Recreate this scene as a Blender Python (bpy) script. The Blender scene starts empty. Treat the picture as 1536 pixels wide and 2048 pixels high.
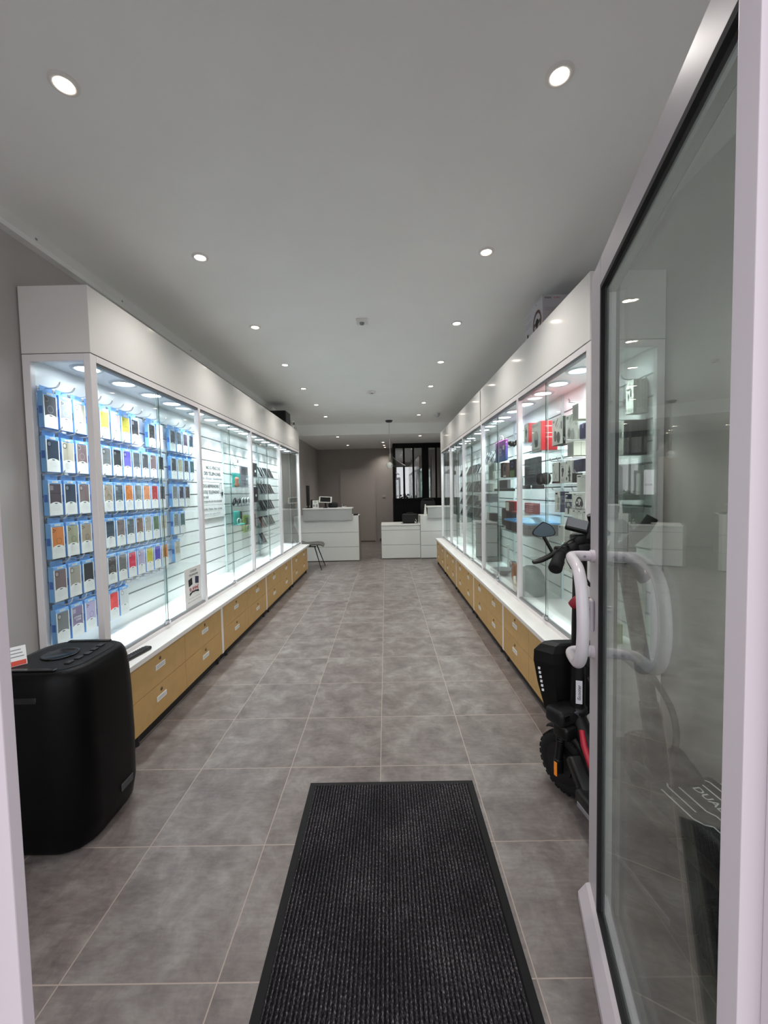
import bpy, bmesh, math, random
from mathutils import Vector, Matrix
random.seed(7)
SC = bpy.context.scene
COL = SC.collection

# ---------------------------------------------------------------- camera
def setup_camera():
    f, p, yaw, roll, h = 816.495, -0.04987, -0.00526, -0.01989, 1.37457
    cp, sp, cy, sy = math.cos(p), math.sin(p), math.cos(yaw), math.sin(yaw)
    fw = Vector((sy * cp, cy * cp, sp)); r = Vector((cy, -sy, 0)); u = r.cross(fw)
    c, s = math.cos(roll), math.sin(roll)
    R = c * r + s * u; U = -s * r + c * u
    cam = bpy.data.cameras.new('camera'); o = bpy.data.objects.new('camera', cam); COL.objects.link(o)
    m = Matrix.Identity(4)
    for i in range(3):
        m[i][0], m[i][1], m[i][2] = R[i], U[i], -fw[i]
    m[2][3] = h
    o.matrix_world = m
    cam.sensor_fit = 'HORIZONTAL'; cam.sensor_width = 36.0; cam.lens = 36.0 * f / 1536.0
    cam.clip_start = 0.02; cam.clip_end = 100
    SC.camera = o
setup_camera()

# ---------------------------------------------------------------- world, exposure, light levels
SPOT_W = 12.5        # ceiling downlights
CASE_W = 2.6         # showcase LED discs
W = bpy.data.worlds.new('world'); SC.world = W; W.use_nodes = True
W.node_tree.nodes['Background'].inputs[0].default_value = (0.97, 0.945, 1.0, 1)
W.node_tree.nodes['Background'].inputs[1].default_value = 1.38
SC.view_settings.view_transform = 'Standard'; SC.view_settings.look = 'None'
SC.view_settings.gamma = 1.0; SC.view_settings.exposure = 0.62
SC.view_settings.use_curve_mapping = False
SC.cycles.use_denoising = True
SC.cycles.max_bounces = 9; SC.cycles.diffuse_bounces = 6; SC.cycles.glossy_bounces = 4
SC.cycles.transparent_max_bounces = 32; SC.cycles.transmission_bounces = 6
SC.cycles.caustics_reflective = False; SC.cycles.caustics_refractive = False
SC.cycles.sample_clamp_indirect = 4.0

# ---------------------------------------------------------------- materials
def lin(c):
    out = []
    for v in c[:3]:
        v = v / 255.0
        out.append(v / 12.92 if v <= 0.04045 else ((v + 0.055) / 1.055) ** 2.4)
    return (out[0], out[1], out[2], 1.0)
MATS = {}
def mat(name, rgb, rough=0.5, metal=0.0, spec=0.5, emit=0.0, coat=0.0, noise=0.0, nscale=30.0, bump=0.0, bscale=200.0):
    if name in MATS: return MATS[name]
    m = bpy.data.materials.new(name); m.use_nodes = True
    nt = m.node_tree; b = nt.nodes['Principled BSDF']
    c = lin(rgb)
    b.inputs['Base Color'].default_value = c
    b.inputs['Roughness'].default_value = rough; b.inputs['Metallic'].default_value = metal
    b.inputs['Specular IOR Level'].default_value = spec; b.inputs['Coat Weight'].default_value = coat
    if emit:
        b.inputs['Emission Color'].default_value = c; b.inputs['Emission Strength'].default_value = emit
    if noise or bump:
        g = nt.nodes.new('ShaderNodeNewGeometry')
    if noise:
        n = nt.nodes.new('ShaderNodeTexNoise'); n.inputs['Scale'].default_value = nscale; n.inputs['Detail'].default_value = 4
        nt.links.new(g.outputs['Position'], n.inputs['Vector'])
        mr = nt.nodes.new('ShaderNodeMapRange'); mr.inputs[1].default_value = 0.3; mr.inputs[2].default_value = 0.7
        mr.inputs[3].default_value = 1 - noise; mr.inputs[4].default_value = 1 + noise
        nt.links.new(n.outputs['Fac'], mr.inputs[0])
        vm = nt.nodes.new('ShaderNodeVectorMath'); vm.operation = 'SCALE'; vm.inputs[0].default_value = c[:3]
        nt.links.new(mr.outputs[0], vm.inputs['Scale']); nt.links.new(vm.outputs[0], b.inputs['Base Color'])
    if bump:
        n2 = nt.nodes.new('ShaderNodeTexNoise'); n2.inputs['Scale'].default_value = bscale
        nt.links.new(g.outputs['Position'], n2.inputs['Vector'])
        bp = nt.nodes.new('ShaderNodeBump'); bp.inputs['Strength'].default_value = bump; bp.inputs['Distance'].default_value = 0.002
        nt.links.new(n2.outputs['Fac'], bp.inputs['Height']); nt.links.new(bp.outputs[0], b.inputs['Normal'])
    MATS[name] = m
    return m

def glass(name, tint=(0.96, 0.985, 0.975), ior=1.5, rough=0.0, veil=0.0):
    if name in MATS: return MATS[name]
    m = bpy.data.materials.new(name); m.use_nodes = True; nt = m.node_tree; nt.nodes.clear()
    out = nt.nodes.new('ShaderNodeOutputMaterial'); mx = nt.nodes.new('ShaderNodeMixShader')
    tr = nt.nodes.new('ShaderNodeBsdfTransparent'); gl = nt.nodes.new('ShaderNodeBsdfGlossy'); fr = nt.nodes.new('ShaderNodeFresnel')
    tr.inputs[0].default_value = (*tint, 1); gl.inputs['Roughness'].default_value = rough; fr.inputs['IOR'].default_value = ior
    geo = nt.nodes.new('ShaderNodeNewGeometry'); mr = nt.nodes.new('ShaderNodeMapRange')   # same reflectance entering and leaving the pane
    mr.inputs[3].default_value = ior; mr.inputs[4].default_value = 1.0 / ior
    nt.links.new(geo.outputs['Backfacing'], mr.inputs[0]); nt.links.new(mr.outputs[0], fr.inputs['IOR'])
    nt.links.new(fr.outputs[0], mx.inputs[0]); nt.links.new(tr.outputs[0], mx.inputs[1]); nt.links.new(gl.outputs[0], mx.inputs[2])
    nt.links.new(mx.outputs[0], out.inputs[0])
    MATS[name] = m
    return m

def floor_mat():
    m = bpy.data.materials.new('floor_tiles'); m.use_nodes = True; nt = m.node_tree; b = nt.nodes['Principled BSDF']
    N = nt.nodes.new; L = nt.links.new
    geo = N('ShaderNodeNewGeometry'); sep = N('ShaderNodeSeparateXYZ'); L(geo.outputs['Position'], sep.inputs[0])
    def mth(op, a, bv, clamp=False):
        n = N('ShaderNodeMath'); n.operation = op; n.use_clamp = clamp
        for i, v in enumerate((a, bv)):
            if v is None: continue
            if isinstance(v, (int, float)): n.inputs[i].default_value = v
            else: L(v, n.inputs[i])
        return n.outputs[0]
    tx = mth('DIVIDE', mth('SUBTRACT', sep.outputs['X'], 0.3976 - 4.5), 0.45)
    ty = mth('DIVIDE', mth('SUBTRACT', sep.outputs['Y'], 1.0819 - 45), 0.45)
    fx, fy = mth('FRACT', tx, None), mth('FRACT', ty, None)
    dx = mth('MINIMUM', fx, mth('SUBTRACT', 1.0, fx)); dy = mth('MINIMUM', fy, mth('SUBTRACT', 1.0, fy))
    d = mth('MINIMUM', dx, dy)
    grout = mth('LESS_THAN', d, 0.0042)
    comb = N('ShaderNodeCombineXYZ'); L(mth('FLOOR', tx, None), comb.inputs[0]); L(mth('FLOOR', ty, None), comb.inputs[1])
    wn = N('ShaderNodeTexWhiteNoise'); wn.noise_dimensions = '3D'; L(comb.outputs[0], wn.inputs['Vector'])
    off = N('ShaderNodeVectorMath'); off.operation = 'SCALE'; L(wn.outputs['Color'], off.inputs[0]); off.inputs['Scale'].default_value = 7.0
    pos = N('ShaderNodeVectorMath'); pos.operation = 'ADD'; L(geo.outputs['Position'], pos.inputs[0]); L(off.outputs[0], pos.inputs[1])
    n1 = N('ShaderNodeTexNoise'); n1.inputs['Scale'].default_value = 7.0; n1.inputs['Detail'].default_value = 9; n1.inputs['Roughness'].default_value = 0.68; n1.inputs['Distortion'].default_value = 0.35
    L(pos.outputs[0], n1.inputs['Vector'])
    mp = N('ShaderNodeMapping'); mp.inputs['Scale'].default_value = (14, 60, 10); mp.inputs['Rotation'].default_value = (0, 0, 0.5); L(pos.outputs[0], mp.inputs['Vector'])
    n2 = N('ShaderNodeTexNoise'); n2.inputs['Scale'].default_value = 1.3; n2.inputs['Detail'].default_value = 6; n2.inputs['Distortion'].default_value = 0.5; L(mp.outputs[0], n2.inputs['Vector'])
    s = mth('ADD', mth('MULTIPLY', n1.outputs['Fac'], 0.78), mth('MULTIPLY', n2.outputs['Fac'], 0.22))
    s = mth('ADD', s, mth('MULTIPLY', mth('SUBTRACT', wn.outputs['Value'], 0.5), 0.045))
    cr = N('ShaderNodeValToRGB'); L(s, cr.inputs[0])
    e = cr.color_ramp.elements; e[0].position = 0.33; e[0].color = lin((82, 74, 72)); e[1].position = 0.66; e[1].color = lin((130, 125, 121))
    k = e.new(0.5); k.color = lin((107, 99, 96))
    mix = N('ShaderNodeMix'); mix.data_type = 'RGBA'; L(grout, mix.inputs['Factor']); L(cr.outputs[0], mix.inputs[6]); mix.inputs[7].default_value = lin((150, 136, 126))
    L(mix.outputs[2], b.inputs['Base Color'])
    L(mth('ADD', 0.30, mth('MULTIPLY', n2.outputs['Fac'], 0.22)), b.inputs['Roughness'])
    b.inputs['Specular IOR Level'].default_value = 0.45
    bp = N('ShaderNodeBump'); bp.inputs['Strength'].default_value = 0.12; bp.inputs['Distance'].default_value = 0.003
    L(mth('SUBTRACT', s, mth('MULTIPLY', grout, 0.5)), bp.inputs['Height']); L(bp.outputs[0], b.inputs['Normal'])
    return m

def carpet_mat(nm, c0, c1, c2):
    m = bpy.data.materials.new(nm); m.use_nodes = True; nt = m.node_tree; b = nt.nodes['Principled BSDF']
    N = nt.nodes.new; L = nt.links.new
    geo = N('ShaderNodeNewGeometry'); mp = N('ShaderNodeMapping'); mp.inputs['Scale'].default_value = (1, 0.45, 1); L(geo.outputs['Position'], mp.inputs['Vector'])
    n = N('ShaderNodeTexNoise'); n.inputs['Scale'].default_value = 330; n.inputs['Detail'].default_value = 2; L(mp.outputs[0], n.inputs['Vector'])
    n3 = N('ShaderNodeTexNoise'); n3.inputs['Scale'].default_value = 5; L(geo.outputs['Position'], n3.inputs['Vector'])
    ad = N('ShaderNodeMath'); ad.operation = 'MULTIPLY_ADD'; L(n3.outputs['Fac'], ad.inputs[0]); ad.inputs[1].default_value = 0.22; L(n.outputs['Fac'], ad.inputs[2])
    cr = N('ShaderNodeValToRGB'); L(ad.outputs[0], cr.inputs[0])
    e = cr.color_ramp.elements; e[0].position = 0.48; e[0].color = lin(c0); e[1].position = 0.86; e[1].color = lin(c2)
    k = e.new(0.64); k.color = lin(c1)
    L(cr.outputs[0], b.inputs['Base Color']); b.inputs['Roughness'].default_value = 0.95; b.inputs['Specular IOR Level'].default_value = 0.1
    bp = N('ShaderNodeBump'); bp.inputs['Strength'].default_value = 0.5; bp.inputs['Distance'].default_value = 0.003
    L(n.outputs['Fac'], bp.inputs['Height']); L(bp.outputs[0], b.inputs['Normal'])
    return m

FLOOR = floor_mat(); CARPET = carpet_mat('carpet_rib', (34, 33, 35), (52, 50, 53), (128, 123, 126)); CARPET2 = carpet_mat('carpet_groove_shade', (16, 15, 17), (24, 23, 25), (60, 57, 60))
WHITE_CEIL = mat('ceiling_paint', (242, 242, 240), 0.9, noise=0.015, nscale=3)
WALLP = mat('wall_paint', (178, 172, 169), 0.9, noise=0.02, nscale=4)
WALLB = mat('back_wall_paint', (158, 151, 146), 0.9, noise=0.02, nscale=4)
GLOSSW = mat('gloss_white_panel', (222, 220, 217), 0.10, spec=0.5)
SATINW = mat('satin_white', (226, 224, 222), 0.35)
ALUW = mat('white_aluminium', (225, 221, 222), 0.3)
JAMBW = mat('door_white', (186, 179, 184), 0.4)
ALU = mat('grey_aluminium', (150, 150, 152), 0.35, metal=0.6)
CHROME = mat('chrome', (215, 215, 218), 0.15, metal=1.0)
WIRE = mat('zinc_wire', (190, 190, 195), 0.3, metal=0.8)
SLAT = mat('slatwall_white', (247, 248, 248), 0.28)
GROOVE = mat('slat_groove', (150, 156, 158), 0.5)
WORKTOP = mat('worktop', (222, 219, 216), 0.28, noise=0.03, nscale=9)
WOOD = mat('drawer_front_maple', (188, 152, 96), 0.5, noise=0.05, nscale=22)
KICK = mat('kick_black', (22, 21, 22), 0.6)
BLACK = mat('black_plastic', (20, 20, 22), 0.45)
BLACKG = mat('black_gloss', (14, 14, 16), 0.18)
BLACKM = mat('black_matt', (24, 24, 26), 0.8)
RUBBER = mat('rubber', (18, 18, 19), 0.75, spec=0.3)
DGREY = mat('dark_grey', (62, 62, 66), 0.5)
MGREY = mat('mid_grey', (128, 130, 133), 0.5)
LGREY = mat('light_grey', (196, 198, 198), 0.45)
PAPER = mat('paper_white', (228, 229, 228), 0.6)
INK = mat('ink_black', (22, 22, 26), 0.6)
INKG = mat('ink_grey', (140, 142, 146), 0.6)
RED = mat('red_print', (168, 30, 38), 0.5)
NAVY = mat('navy', (38, 42, 74), 0.5)
EDGE = mat('glass_edge', (40, 66, 62), 0.2)
LAMP = mat('lamp_lens', (255, 240, 222), 0.4, emit=14.0)
LEDM = mat('led_lens', (238, 246, 255), 0.4, emit=16.0)
GLS = glass('showcase_glass')
DGLS = glass('door_glass', (0.93, 0.955, 0.94), ior=1.5)
PGLS = glass('partition_glass', (0.5, 0.5, 0.5), ior=4.6)
ACRY = glass('clear_acrylic', (0.93, 0.95, 0.95), ior=1.45)
BLUE1 = mat('carton_blue', (122, 172, 228), 0.45)
BLUE2 = mat('carton_blue_print', (60, 100, 178), 0.45)
PARTB = mat('partition_black', (6, 6, 8), 0.6, spec=0.2)

# ---------------------------------------------------------------- mesh builder
_TXT = {}
def text_geo(s):
    if s in _TXT: return _TXT[s]
    cu = bpy.data.curves.new('txt', 'FONT'); cu.body = s; cu.align_x = 'CENTER'; cu.align_y = 'CENTER'; cu.resolution_u = 3; cu.offset = 0.012
    o = bpy.data.objects.new('txt', cu); COL.objects.link(o)
    dg = bpy.context.evaluated_depsgraph_get(); dg.update()
    me = bpy.data.meshes.new_from_object(o.evaluated_get(dg))
    vs = [tuple(v.co) for v in me.vertices]; fs = [tuple(p.vertices) for p in me.polygons]
    bpy.data.objects.remove(o); bpy.data.curves.remove(cu); bpy.data.meshes.remove(me)
    xs = [v[0] for v in vs] or [0]; ys = [v[1] for v in vs] or [0]
    cx, cy = (min(xs) + max(xs)) / 2, (min(ys) + max(ys)) / 2
    w, h = max(max(xs) - min(xs), 1e-4), max(max(ys) - min(ys), 1e-4)
    vs = [((x - cx) / w, (y - cy) / h) for x, y, _ in vs]
    _TXT[s] = (vs, fs)
    return _TXT[s]

class MB:
    def __init__(self): self.v = []; self.f = []; self.m = []; self.s = []; self.mats = []
    def mi(self, m):
        if m not in self.mats: self.mats.append(m)
        return self.mats.index(m)
    def add(self, vs, fs, m, smooth=False):
        b = len(self.v); k = self.mi(m)
        self.v += [tuple(x) for x in vs]
        for f in fs:
            self.f.append(tuple(b + i for i in f)); self.m.append(k); self.s.append(smooth)
        return self
    def box(self, x0, x1, y0, y1, z0, z1, m):
        x0, x1 = sorted((x0, x1)); y0, y1 = sorted((y0, y1)); z0, z1 = sorted((z0, z1))
        vs = [(x0, y0, z0), (x1, y0, z0), (x1, y1, z0), (x0, y1, z0), (x0, y0, z1), (x1, y0, z1), (x1, y1, z1), (x0, y1, z1)]
        return self.add(vs, [(0, 3, 2, 1), (4, 5, 6, 7), (0, 1, 5, 4), (1, 2, 6, 5), (2, 3, 7, 6), (3, 0, 4, 7)], m)
    def rbox(self, x0, x1, y0, y1, z0, z1, m, r=0.004, seg=2, M=None):
        bm = bmesh.new(); bmesh.ops.create_cube(bm, size=1.0)
        sx, sy, sz = abs(x1 - x0), abs(y1 - y0), abs(z1 - z0)
        for v in bm.verts: v.co = Vector((v.co.x * sx, v.co.y * sy, v.co.z * sz))
        r = min(r, 0.49 * min(sx, sy, sz))
        bmesh.ops.bevel(bm, geom=list(bm.edges), offset=r, segments=seg, affect='EDGES', profile=0.5)
        c = Vector(((x0 + x1) / 2, (y0 + y1) / 2, (z0 + z1) / 2))
        bm.verts.index_update()
        vs = [(M @ (v.co + c)) if M else (v.co + c) for v in bm.verts]
        fs = [tuple(v.index for v in f.verts) for f in bm.faces]
        bm.free()
        return self.add(vs, fs, m, smooth=(seg > 2))
    def obox(self, M, sx, sy, sz, m, r=0.0, seg=2):
        if r: return self.rbox(-sx / 2, sx / 2, -sy / 2, sy / 2, -sz / 2, sz / 2, m, r, seg, M)
        t = MB().box(-sx / 2, sx / 2, -sy / 2, sy / 2, -sz / 2, sz / 2, m)
        return self.add([M @ Vector(v) for v in t.v], t.f, m)
    def poly(self, pts, m): return self.add(pts, [tuple(range(len(pts)))], m)
    def prism(self, pts, ext, m, smooth=False):
        n = len(pts); e = Vector(ext)
        vs = [Vector(p) for p in pts] + [Vector(p) + e for p in pts]
        fs = [tuple(range(n))[::-1], tuple(range(n, 2 * n))] + [(i, (i + 1) % n, n + (i + 1) % n, n + i) for i in range(n)]
        return self.add(vs, fs, m, smooth)
    def loft(self, rings, m, cap=True, smooth=True, closed=False):
        n = len(rings[0]); vs = [p for r in rings for p in r]; fs = []
        R = len(rings)
        for k in range(R if closed else R - 1):
            a, b = k * n, ((k + 1) % R) * n
            fs += [(a + i, a + (i + 1) % n, b + (i + 1) % n, b + i) for i in range(n)]
        self.add(vs, fs, m, smooth)
        if cap and not closed:
            self.add(rings[0], [tuple(range(n))[::-1]], m); self.add(rings[-1], [tuple(range(n))], m)
        return self
    def tube(self, pts, r, m, n=10, smooth_path=0, closed=False, cap=True, flat=1.0):
        P = [Vector(p) for p in pts]
        rr = r if isinstance(r, (list, tuple)) else [r] * len(P)
        if smooth_path:
            Q = []; RR = []
            L = len(P)
            for i in range(L if closed else L - 1):
                p0 = P[(i - 1) % L] if (closed or i > 0) else P[0]; p1 = P[i]; p2 = P[(i + 1) % L]
                p3 = P[(i + 2) % L] if (closed or i + 2 < L) else P[-1]
                for k in range(smooth_path):
                    t = k / smooth_path
                    Q.append(0.5 * ((2 * p1) + (p2 - p0) * t + (2 * p0 - 5 * p1 + 4 * p2 - p3) * t * t + (3 * p1 - p0 - 3 * p2 + p3) * t ** 3))
                    RR.append(rr[i] * (1 - t) + rr[(i + 1) % L] * t)
            if not closed: Q.append(P[-1]); RR.append(rr[-1])
            P, rr = Q, RR
        L = len(P); rings = []; up = None
        for i in range(L):
            a = P[(i - 1) % L] if (closed or i > 0) else P[i]; b = P[(i + 1) % L] if (closed or i < L - 1) else P[i]
            t = (b - a).normalized()
            if up is None:
                up = Vector((0, 0, 1)) if abs(t.z) < 0.9 else Vector((1, 0, 0))
            s = t.cross(up).normalized(); up = s.cross(t).normalized()
            rings.append([P[i] + rr[i] * (math.cos(2 * math.pi * k / n) * s + flat * math.sin(2 * math.pi * k / n) * up) for k in range(n)])
        return self.loft(rings, m, cap=cap, closed=closed)
    def cyl(self, a, b, r, m, n=20, r2=None, cap=True): return self.tube([a, b], [r, r2 if r2 is not None else r], m, n=n, cap=cap)
    def lathe(self, prof, c, m, n=24, axis='z', cap=True):
        rings = []
        for r, h in prof:
            ring = []
            for k in range(n):
                a = 2 * math.pi * k / n; p = (r * math.cos(a), r * math.sin(a), h)
                if axis == 'x': p = (h, p[0], p[1])
                elif axis == 'y': p = (p[0], h, p[1])
                ring.append(Vector(c) + Vector(p))
            rings.append(ring)
        return self.loft(rings, m, cap=cap)
    def ellipse(self, c, u, v, m, n=20):
        c, u, v = Vector(c), Vector(u), Vector(v)
        return self.poly([c + math.cos(2 * math.pi * k / n) * u + math.sin(2 * math.pi * k / n) * v for k in range(n)], m)
    def annulus(self, c, u, v, m, k=0.75, n=24):
        c, u, v = Vector(c), Vector(u), Vector(v); vs = []
        for i in range(n):
            d = math.cos(2 * math.pi * i / n) * u + math.sin(2 * math.pi * i / n) * v
            vs += [c + d, c + k * d]
        return self.add(vs, [(2 * i, 2 * ((i + 1) % n), 2 * ((i + 1) % n) + 1, 2 * i + 1) for i in range(n)], m)
    def text(self, s, c, u, v, w, h, m):
        vs, fs = text_geo(s); c, u, v = Vector(c), Vector(u).normalized(), Vector(v).normalized()
        return self.add([c + u * (x * w) + v * (y * h) for x, y in vs], fs, m)
    def xform(self, M): self.v = [tuple(M @ Vector(p)) for p in self.v]; return self
    def mesh(self, name):
        me = bpy.data.meshes.new(name); me.from_pydata([tuple(v) for v in self.v], [], self.f)
        for m in self.mats: me.materials.append(m)
        me.polygons.foreach_set('material_index', self.m); me.polygons.foreach_set('use_smooth', self.s)
        bm = bmesh.new(); bm.from_mesh(me); bmesh.ops.recalc_face_normals(bm, faces=bm.faces[:]); bm.to_mesh(me); bm.free()
        me.update()
        return me

def tag(o, label=None, cat=None, group=None, kind=None):
    if label: o['label'] = label
    if cat: o['category'] = cat
    if group: o['group'] = group
    if kind: o['kind'] = kind
    return o
ROOTLOC = {}
def thing(name, label, cat, loc=(0, 0, 0), group=None, rotz=0.0):
    o = bpy.data.objects.new(name, None); o.empty_display_size = 0.05; COL.objects.link(o)
    o.location = loc; o.rotation_euler = (0, 0, rotz)
    ROOTLOC[o.name] = Vector(loc)
    return tag(o, label, cat, group)
def part(parent, name, mb, local=False, label=None):
    r = ROOTLOC.get(parent.name, Vector((0, 0, 0)))
    if not local and r.length: mb.v = [(p[0] - r.x, p[1] - r.y, p[2] - r.z) for p in mb.v]
    o = bpy.data.objects.new(name, mb.mesh(name)); COL.objects.link(o); o.parent = parent
    ROOTLOC[o.name] = r if not local else Vector((0, 0, 0))
    if label: o['label'] = label
    return o
def solo(name, mb, label, cat, loc=(0, 0, 0), group=None, local=False, kind=None):
    L = Vector(loc)
    if not local: mb.v = [(p[0] - L.x, p[1] - L.y, p[2] - L.z) for p in mb.v]
    o = bpy.data.objects.new(name, mb.mesh(name)); COL.objects.link(o); o.location = L
    ROOTLOC[o.name] = L
    return tag(o, label, cat, group, kind)
def struct(name, mb, parent=None, label=None, cat=None):
    o = bpy.data.objects.new(name, mb.mesh(name)); COL.objects.link(o)
    ROOTLOC[o.name] = Vector((0, 0, 0))
    if parent: o.parent = parent
    else: tag(o, label, cat, kind='structure')
    return o
def clone(root, loc=None, rotz=None, label=None, group=None, parent=None):
    c = root.copy(); COL.objects.link(c)
    if parent is not None: c.parent = parent
    if loc is not None: c.location = loc
    if rotz is not None: c.rotation_euler = (0, 0, rotz)
    if label: c['label'] = label
    if group: c['group'] = group
    for ch in list(root.children): clone(ch, parent=c)
    return c
def light(name, kind, loc, energy, color, parent=None, rot=(0, 0, 0), **kw):
    l = bpy.data.lights.new(name, kind); l.energy = energy; l.color = color
    for k, v in kw.items(): setattr(l, k, v)
    o = bpy.data.objects.new(name, l); COL.objects.link(o); o.location = loc; o.rotation_euler = rot
    if parent: o.parent = parent
    return o
ORD = ['first', 'second', 'third', 'fourth', 'fifth', 'sixth', 'seventh', 'eighth', 'ninth', 'tenth', 'eleventh', 'twelfth', 'thirteenth', 'fourteenth', 'fifteenth']
CEIL_Z = 2.78; XL = -1.86; XR = 1.43

# ================================================================ SETTING
def build_room():
    struct('floor', MB().box(XL - 0.1, XR + 0.1, 0.36, 11.4, -0.1, 0, FLOOR), label='grey stone-look tiled floor of the shop', cat='floor')
    struct('ground', MB().box(-8, 8, -8, 0.36, -0.12, -0.02, mat('pavement', (150, 147, 145), 0.9, noise=0.1)), label='pavement outside the shop door', cat='ground')
    c = MB().box(XL - 0.1, XR + 0.1, 0.36, 8.5, CEIL_Z, CEIL_Z + 0.1, WHITE_CEIL)
    c.box(XL - 0.1, XR + 0.1, 8.5, 11.4, 2.56, CEIL_Z + 0.1, WHITE_CEIL)
    struct('ceiling', c, label='white ceiling that drops to a lower level at the back', cat='ceiling')
    struct('wall_left', MB().box(XL - 0.1, XL, 0.36, 11.4, 0, CEIL_Z, WALLP), label='plain pale wall behind the showcases on the left', cat='wall')
    struct('wall_right', MB().box(XR, XR + 0.1, 0.36, 11.4, 0, CEIL_Z, WALLP), label='plain pale wall behind the showcases on the right', cat='wall')
    struct('wall_back', MB().box(XL, XR, 11.3, 11.4, 0, 2.56, WALLB), label='taupe grey back wall with the flush door', cat='wall')
    # cornice cable trunking along the left wall
    t = MB().prism([(XL, 0.4, CEIL_Z - 0.085), (XL + 0.04, 0.4, CEIL_Z - 0.08), (XL + 0.05, 0.4, CEIL_Z - 0.06), (XL + 0.05, 0.4, CEIL_Z), (XL, 0.4, CEIL_Z)], (0, 8.1, 0), SATINW)
    for y in (2.2, 2.9, 3.9, 5.0, 6.3):
        t.box(XL + 0.049, XL + 0.052, y, y + 0.012, CEIL_Z - 0.05, CEIL_Z - 0.04, INKG)
    struct('trim_1', t, label='white trunking along the top of the left wall', cat='trim')
    b = MB().box(-0.19, 0.19, 11.285, 11.3, 0, 0.08, mat('plinth', (96, 80, 74), 0.7))
    b.box(XL, -1.28, 11.285, 11.3, 0, 0.08, MATS['plinth'])
    struct('baseboard_back', b, label='brown skirting at the foot of the back wall', cat='baseboard')
    # flush door in the back wall
    d = MB().rbox(-1.24, -0.31, 11.25, 11.305, 0.02, 2.0, mat('back_door_paint', (162, 154, 148), 0.5), 0.004)
    o = struct('door_2', d, label='flush taupe door in the back wall', cat='door')
    fr = MB()
    for x in (-1.27, -0.31): fr.box(x, x + 0.03, 11.262, 11.3, 0, 2.0025, MATS['back_door_paint'])
    fr.box(-1.27, -0.28, 11.262, 11.3, 2.003, 2.03, MATS['back_door_paint'])
    struct('door_frame', fr, o)
    h = MB().tube([(-1.17, 11.25, 1.02), (-1.17, 11.2, 1.02), (-1.05, 11.19, 1.02)], 0.009, CHROME, smooth_path=4)
    h.cyl((-1.17, 11.252, 1.02), (-1.17, 11.243, 1.02), 0.024, CHROME)
    struct('handle', h, o)
    # shop front: frame of the entry door and the two glazed panels beside it
    j = MB().rbox(-0.52, -0.426, 0.434, 0.45, 0, 2.12, JAMBW, 0.0015)
    j.rbox(0.375, 0.50, 0.4225, 0.45, 0, 2.12, JAMBW, 0.001)
    j.rbox(0.40, 0.50, 0.405, 0.4224, 0, 2.12, JAMBW, 0.001)
    j.rbox(-0.52, 0.5, 0.41, 0.45, 2.06, 2.14, JAMBW, 0.003)
    j.box(-0.426, 0.375, 0.37, 0.45, -0.005, 0.012, ALU)
    struct('trim_2', j, label='white frame of the shop entrance in front of the camera', cat='door frame')
    for n, (a, b2) in enumerate(((XL, -0.52), (0.5, XR))):
        w = MB()
        for x in (a, b2 - 0.05): w.box(x, x + 0.05, 0.38, 0.44, 0, 2.6, JAMBW)
        for z in (0, 2.55): w.box(a + 0.05, b2 - 0.05, 0.38, 0.44, z, z + 0.05, JAMBW)
        o = struct('window_%d' % (n + 1), w, label=('glazed shop front on the left of the entrance', 'glazed shop front on the right of the entrance')[n], cat='window')
        struct('pane', MB().box(a + 0.05, b2 - 0.05, 0.405, 0.415, 0.05, 2.55, GLS), o)
    struct('wall_front', MB().box(XL, XR, 0.37, 0.45, 2.6, CEIL_Z, WALLP).box(-0.52, 0.5, 0.37, 0.45, 2.14, 2.6, WALLP), label='wall strip above the entrance', cat='wall')

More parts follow.
